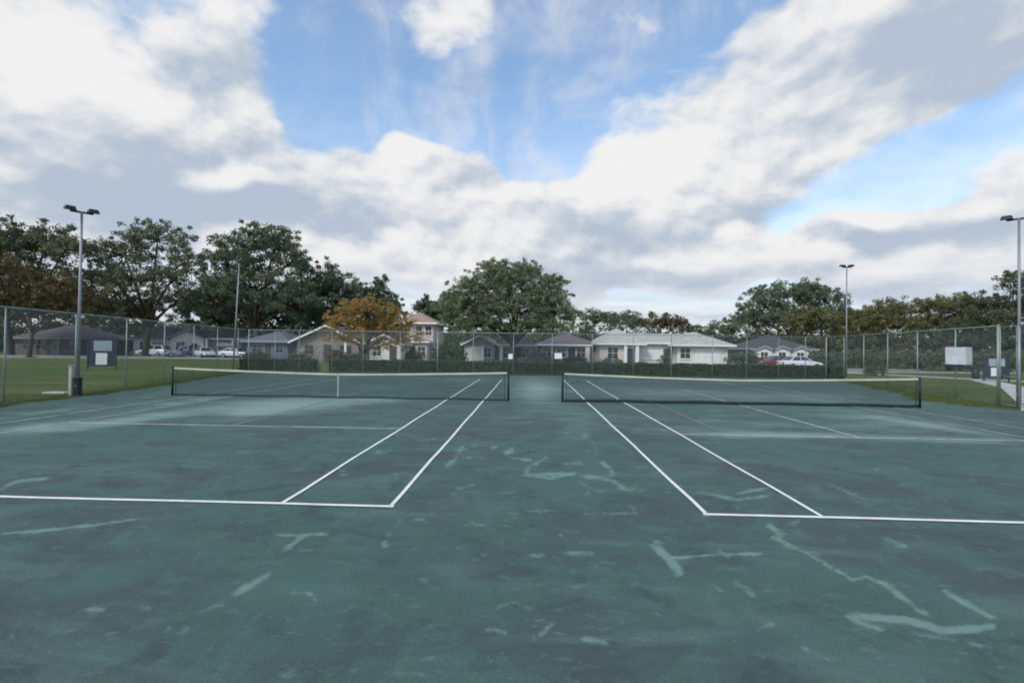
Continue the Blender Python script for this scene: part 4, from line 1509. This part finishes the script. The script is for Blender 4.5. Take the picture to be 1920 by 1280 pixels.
px_tree('dark tree right of the tall oak, reaching above the autumn tree', 612, 58, [(612, 525, 46, 40), (590, 560, 50, 44), (640, 565, 50, 40), (600, 600, 60, 34)],
        'leaf_dark', .32, 3.6, leaf=.18, clump=1.0, seed=7, group=GL, per=46)
px_tree('pointed dark evergreen behind the crown of the autumn tree', 715, 62, [(716, 545, 13, 28), (690, 560, 34, 30), (725, 580, 34, 34), (668, 570, 34, 40), (700, 610, 50, 30)],
        'leaf_dark', .26, 3.4, leaf=.18, clump=.85, seed=8, group=GL, per=44)
px_tree('shadowed tree filling the gap behind the slate-blue house', 530, 64, [(500, 590, 70, 34), (570, 595, 60, 34), (440, 590, 60, 34), (380, 585, 50, 36)],
        'leaf_dark', .3, 3.2, leaf=.30, clump=1.1, seed=9, group=GL)
px_tree('brownish tree behind the dark brown house', 140, 68, [(60, 575, 80, 36), (150, 585, 80, 34), (230, 585, 60, 34)],
        'leaf_brown', .3, 3.2, leaf=.30, clump=1.1, seed=10, group=GL)

px_tree('golden-orange autumn tree with a dark forked trunk', 690, 31, [(690, 590, 52, 34), (645, 610, 38, 28), (740, 612, 42, 30), (700, 625, 70, 22), (665, 585, 30, 20), (725, 588, 34, 22), (770, 632, 24, 20), (640, 635, 30, 16), (720, 645, 50, 14)],
        'leaf_autumn', .16, 1.9, leaf=.09, clump=.5, seed=12, dens=.66, per=34)
px_tree('large green spreading tree in the middle with feathery top', 958, 37, [(955, 530, 62, 40), (905, 550, 62, 40), (1015, 555, 52, 40), (950, 585, 105, 42), (870, 585, 52, 38), (1040, 590, 46, 38), (925, 505, 34, 22), (985, 508, 30, 20), (1040, 530, 24, 16), (850, 560, 30, 22), (1010, 615, 60, 22), (900, 612, 60, 22)],
        'leaf_center', .34, 2.6, leaf=.10, clump=.58, seed=13, dens=.95, per=46)
px_tree('brownish low tree between the pink house and the middle tree', 848, 52, [(845, 598, 22, 20), (862, 610, 20, 18)], 'leaf_brown', .12, 2.0, leaf=.13, clump=.6, seed=17, dens=.8, per=36)
px_tree('small dark tree behind the two-storey pink house', 805, 66, [(800, 580, 26, 22), (830, 590, 28, 26), (795, 605, 30, 22)], 'leaf_dark', .2, 3.0, leaf=.26, clump=.8, seed=14)
px_tree('pale crape myrtle with bare stems in the hedge gap', 598, 17.9, [(600, 622, 26, 16), (630, 630, 22, 14)], 'leaf_dry', .06, 2.0, leaf=.07, clump=.35, seed=15, dens=.10, per=14, bark='bark_pale', stems=3)

# trees beyond the roofs
GF = 'trees beyond the roofs'
far = [
    (1100, 72, [(1100, 598, 40, 20), (1140, 605, 40, 20)], 'leaf_far', 'leafy far tree just right of the big middle tree'),
    (1175, 76, [(1170, 600, 34, 17), (1205, 610, 34, 16)], 'leaf_far', 'far green tree over the low grey-brown house'),
    (1245, 72, [(1235, 606, 42, 18), (1270, 612, 30, 14)], 'leaf_brown', 'round brownish far tree behind the white house roof'),
    (1300, 92, [(1290, 622, 30, 12), (1325, 628, 28, 10)], 'leaf_dark', 'lowest dark far tree at the dip of the tree line'),
    (1365, 78, [(1355, 622, 40, 18), (1390, 608, 36, 22)], 'leaf_far', 'green far tree right of the white house'),
    (1490, 58, [(1480, 552, 60, 30), (1440, 575, 46, 34), (1525, 555, 44, 30), (1490, 600, 90, 28), (1560, 575, 40, 36), (1410, 605, 40, 28)], 'leaf_far', 'tall open green tree left of the right corner floodlight'),
    (1545, 50, [(1530, 600, 46, 24), (1575, 608, 44, 24), (1500, 610, 36, 20)], 'leaf_olive', 'yellow-olive tree below the tall open green tree'),
    (1655, 60, [(1640, 590, 50, 24), (1690, 588, 50, 26), (1660, 615, 90, 24)], 'leaf_olive', 'olive tree right of the right corner floodlight'),
    (1770, 62, [(1760, 582, 60, 26), (1810, 575, 50, 26), (1790, 610, 90, 28)], 'leaf_olive', 'wide olive-brown tree above the white board'),
    (1840, 52, [(1835, 572, 40, 24), (1870, 590, 46, 28), (1850, 615, 70, 24)], 'leaf_oak', 'dark tree beside the right edge floodlight pole'),
    (1925, 46, [(1905, 530, 26, 22), (1950, 560, 60, 50), (1930, 600, 60, 34)], 'leaf_oak', 'dark tree cut off by the right edge'),
    (1610, 74, [(1600, 605, 40, 22), (1570, 600, 30, 20)], 'leaf_far', 'far tree directly behind the corner floodlight pole'),
]
for i, (px, Y, lb, mt, lab) in enumerate(far):
    px_tree(lab, px, Y, lb, mt, .3, 2.6, leaf=.18 if Y > 65 else .15, clump=1.0 if Y > 65 else .85, seed=30 + i, group=GF, dens=.85, per=46)


# the wood closing the view behind the houses: trees with crowns down to the ground
GB = 'low trees closing the view behind the houses'
back = [(-30, 70, 40, 'leaf_oak'), (60, 76, 40, 'leaf_brown'), (150, 82, 44, 'leaf_oak'), (240, 78, 44, 'leaf_dark'), (330, 84, 46, 'leaf_dark'), (420, 80, 46, 'leaf_dark'),
        (505, 86, 46, 'leaf_dark'), (590, 78, 46, 'leaf_dark'), (670, 84, 40, 'leaf_dark'), (745, 80, 34, 'leaf_dark'), (830, 84, 34, 'leaf_dark'), (905, 80, 36, 'leaf_dark'),
        (985, 84, 36, 'leaf_far'), (1065, 82, 38, 'leaf_far'), (1130, 88, 34, 'leaf_far'), (1200, 86, 34, 'leaf_brown'), (1262, 90, 30, 'leaf_dark'), (1330, 94, 24, 'leaf_dark'),
        (1395, 86, 32, 'leaf_far'), (1460, 82, 38, 'leaf_far'), (1530, 76, 40, 'leaf_olive'), (1600, 80, 40, 'leaf_far'), (1670, 78, 40, 'leaf_olive'), (1745, 80, 42, 'leaf_oak'),
        (1820, 76, 44, 'leaf_oak'), (1900, 70, 46, 'leaf_dark'), (1980, 66, 50, 'leaf_dark')]
for i, (px, Y, hh, mt) in enumerate(back):
    nb = ['at the far left edge', 'above the brown roof', 'left of the broad oak', 'behind the broad oak', 'behind the white house', 'behind the leaning pole', 'behind the tall dense oak',
          'behind the tan gable', 'behind the autumn tree', 'left of the pink house', 'right of the pink house', 'left behind the middle tree', 'right behind the middle tree',
          'beside the middle tree at right', 'over the grey-brown house', 'over the left hip of the white house', 'over the garage wing', 'at the lowest dip of the skyline',
          'right of the garage wing', 'under the tall open tree', 'under the yellow-olive tree', 'behind the corner pole', 'right of the corner pole', 'left of the white board',
          'right of the white board', 'behind the right edge pole', 'outside the right edge'][i]
    hz = pix(at(px, 650, Y).x, Y, CZ)[1]
    px_tree('low background tree ' + nb, px, Y, [(px - 30, hz - hh * .35, 40, hh * .75), (px + 30, hz - hh * .30, 40, hh * .72), (px, hz + 6, 58, 16)],
            mt, .22, 1.5, leaf=.24, clump=1.05, seed=100 + i, group=GB, dens=1.0, per=30)


def shrub(label, X_, Y_, lobes, mat, seed, leaf=.10, clump=.35, name='shrub', dens=1.0):
    return tree(label, (X_, Y_, GZ), lobes, mat, .05, .35, leaf=leaf, clump=clump, seed=seed, name=name, cat='shrub', dens=dens, per=20, stems=3)


q = at(842, 660, 28)
shrub('large bright green shrub left of the blue-grey house', q.x, 28, [(-.3, 0, 1.3, 1.2, 1.0, 1.3), (.7, .2, 1.1, .9, .9, 1.1), (-1.1, .1, .9, .8, .8, .9)], 'leaf_bush', 50)
for i, (px, Y, h, w, mt, lab) in enumerate([
        (1642, 24, .9, 1.0, 'leaf_bush', 'round green shrub right of the hedge end'), (1395, 40, 2.3, 2.6, 'leaf_dark', 'dark shrub at the right corner of the white house'),
        (1146, 40.5, 1.2, 1.6, 'leaf_dark', 'low shrub before the left wing of the white house'), (1246, 41.8, 1.9, 1.0, 'leaf_dark', 'dark shrub beside the front door of the white house'),
        (1080, 43, 1.2, 2.0, 'leaf_dark', 'low shrub before the grey-brown house'), (770, 42.5, 1.7, 2.2, 'leaf_brown', 'brown shrub before the two-storey pink house'),
        (1545, 40, 2.6, 2.6, 'leaf_dark', 'dark shrub right of the three pale gables'), (1700, 40, 2.4, 4.5, 'leaf_oak', 'broad dark shrub under the olive trees, left of the white board'),
        (1780, 38, 2.6, 4.5, 'leaf_oak', 'broad dark shrub under the olive trees, behind the white board'), (1880, 34, 2.4, 4.5, 'leaf_oak', 'broad dark shrub behind the right notice board'),
        (1615, 44, 2.6, 4.0, 'leaf_oak', 'broad dark shrub behind the corner floodlight pole'),
        (560, 36.5, 1.5, 1.6, 'leaf_dark', 'dark shrub at the left corner of the tan gabled house'), (628, 36.5, 1.9, 1.5, 'leaf_brown', 'brown shrub before the tan gabled house'),
        (665, 37.5, 1.3, 1.8, 'leaf_dark', 'dark shrub between the tan gable and its white wing'), (860, 38.5, 1.1, 1.5, 'leaf_dark', 'small shrub at the left corner of the blue-grey house'),
        (1030, 41.5, 1.4, 1.6, 'leaf_dark', 'dark shrub left before the grey-brown house'), (480, 44, 1.3, 2.0, 'leaf_dark', 'dark shrub before the slate-blue house'),
        (205, 54, 2.2, 3.0, 'leaf_dark', 'dark shrub between the brown and the white house')]):
    q = at(px, 660, Y)
    h *= .85 if Y > 30 and px < 1560 else 1.0
    shrub(lab, q.x, Y, [(0, 0, h * .5, w * .6, w * .5, h * .5), (w * .4, .1, h * .42, w * .45, w * .4, h * .42), (-w * .4, -.1, h * .4, w * .45, w * .4, h * .4)], mt, 60 + i,
          leaf=.11, clump=.5)


def hedge(label, A, B, h, w, seed):
    rnd = np.random.default_rng(seed)
    d = B - A
    L = d.length
    t = thing('hedge', label, 'hedge', A, math.atan2(d.y, d.x), 'clipped hedges behind the far fence')
    # solid box inside the hedge, its dark colour standing in for inner shade
    mb = MB()
    k = int(L / .6)
    vs, fs = [], []
    for i in range(k + 1):
        x = L * i / k
        hh = h - .14 + rnd.uniform(-.05, .05)
        for y, z in ((-w / 2 + .14, 0), (-w / 2 + .12, hh), (w / 2 - .12, hh), (w / 2 - .14, 0)):
            vs.append((x, y + rnd.uniform(-.03, .03), z))
    for i in range(k):
        for j in range(3):
            fs.append((4 * i + j, 4 * i + j + 1, 4 * i + j + 5, 4 * i + j + 4))
    fs += [(0, 1, 2, 3), tuple(4 * k + j for j in range(4))]
    mb.add(vs, fs).build('dark_core', 'hedge_core', t)
    n = int(L * 190)
    x = rnd.uniform(0, L, n)
    face = rnd.random(n)
    y = np.where(face < .6, -w / 2 + .08, np.where(face < .9, rnd.uniform(-w / 2, w / 2, n), w / 2 - .08))
    bump = .022 * np.sin(x * 1.7 + seed) + .018 * np.sin(x * 4.1)
    z = np.where((face >= .6) & (face < .9), h - .08 + bump, rnd.uniform(.04, h - .05, n))
    C = np.stack([x, y, z], 1)
    V, Fq, tint = leaves(C, rnd.uniform(.05, .10, n), 8, .05, 1.0, rnd)
    V[:, 2] = np.maximum(V[:, 2], .0)
    # patches of fresher and of browner growth along its length
    tint = np.clip(tint * .75 + .25 * (np.sin(V[:, 0] * .7 + seed) * .5 + .5), 0, 1)
    tag(obj('foliage', np_mesh('foliage', V, Fq, {'tint': tint}), 'leaf_hedge', t), kind='stuff')


nf = Vector((-dfar.y, dfar.x, 0)).normalized()
u_ = dfar.normalized()
hy = lambda px: FL1 + u_ * along_far(px) + nf * 1.0
hedge('short clipped hedge at the left, up to the gap with pale stems', FL1 + u_ * -1.0 + nf * 1.0, hy(583), .98, 1.0, 5)
hedge('long clipped hedge behind the far fence', hy(611), FR1 + u_ * 1.9 + nf * 1.0, .98, 1.0, 6)


# ------------------------------------------------------------------ rough grass along the edges of the clay and near lawn
def grass():
    rnd = np.random.default_rng(21)
    pts = []
    for side, fx in ((-1, left_x), (1, right_x)):
        n = 26000
        y = rnd.uniform(-6, 16, n)
        off = np.abs(rnd.normal(0, 1.1, n))
        if side < 0:
            x = edge_l(y) + .05 - off
        else:
            x = edge_r(y) - .05 + off * 1.5
            # keep the concrete walk clear
            ln = np.array([(17.6, -.7), (19.6, 1.4), (24, 6.4)])
            P = np.stack([x, y], 1)
            dd = np.minimum(seg_dist(P, ln[0], ln[1]), seg_dist(P, ln[1], ln[2]))
            keep = dd > .8
            x, y = x[keep], y[keep]
        pts.append(np.stack([x, y], 1))
    P = np.concatenate(pts)
    N = len(P)
    h = rnd.uniform(.03, .11, N) * (1 + .6 * (rnd.random(N) > .95))
    a = rnd.uniform(0, 2 * math.pi, N)
    w = .006
    lean = rnd.normal(0, .35, (N, 2)) * h[:, None]
    base = np.concatenate([P, np.full((N, 1), LAWN_Z - .005)], 1)
    dx = np.stack([np.cos(a) * w, np.sin(a) * w, np.zeros(N)], 1)
    tip = base + np.concatenate([lean, h[:, None]], 1)
    V = np.stack([base - dx, base + dx, tip], 1).reshape(-1, 3)
    tint = np.repeat(np.clip(rnd.normal(.45, .25, N), 0, 1), 3)
    o = obj('grass', np_mesh('grass', V, np.arange(N * 3).reshape(-1, 3), {'tint': tint}), 'grass_blade')
    tag(o, 'rough short grass growing along both side fences', 'grass', kind='stuff')


grass()
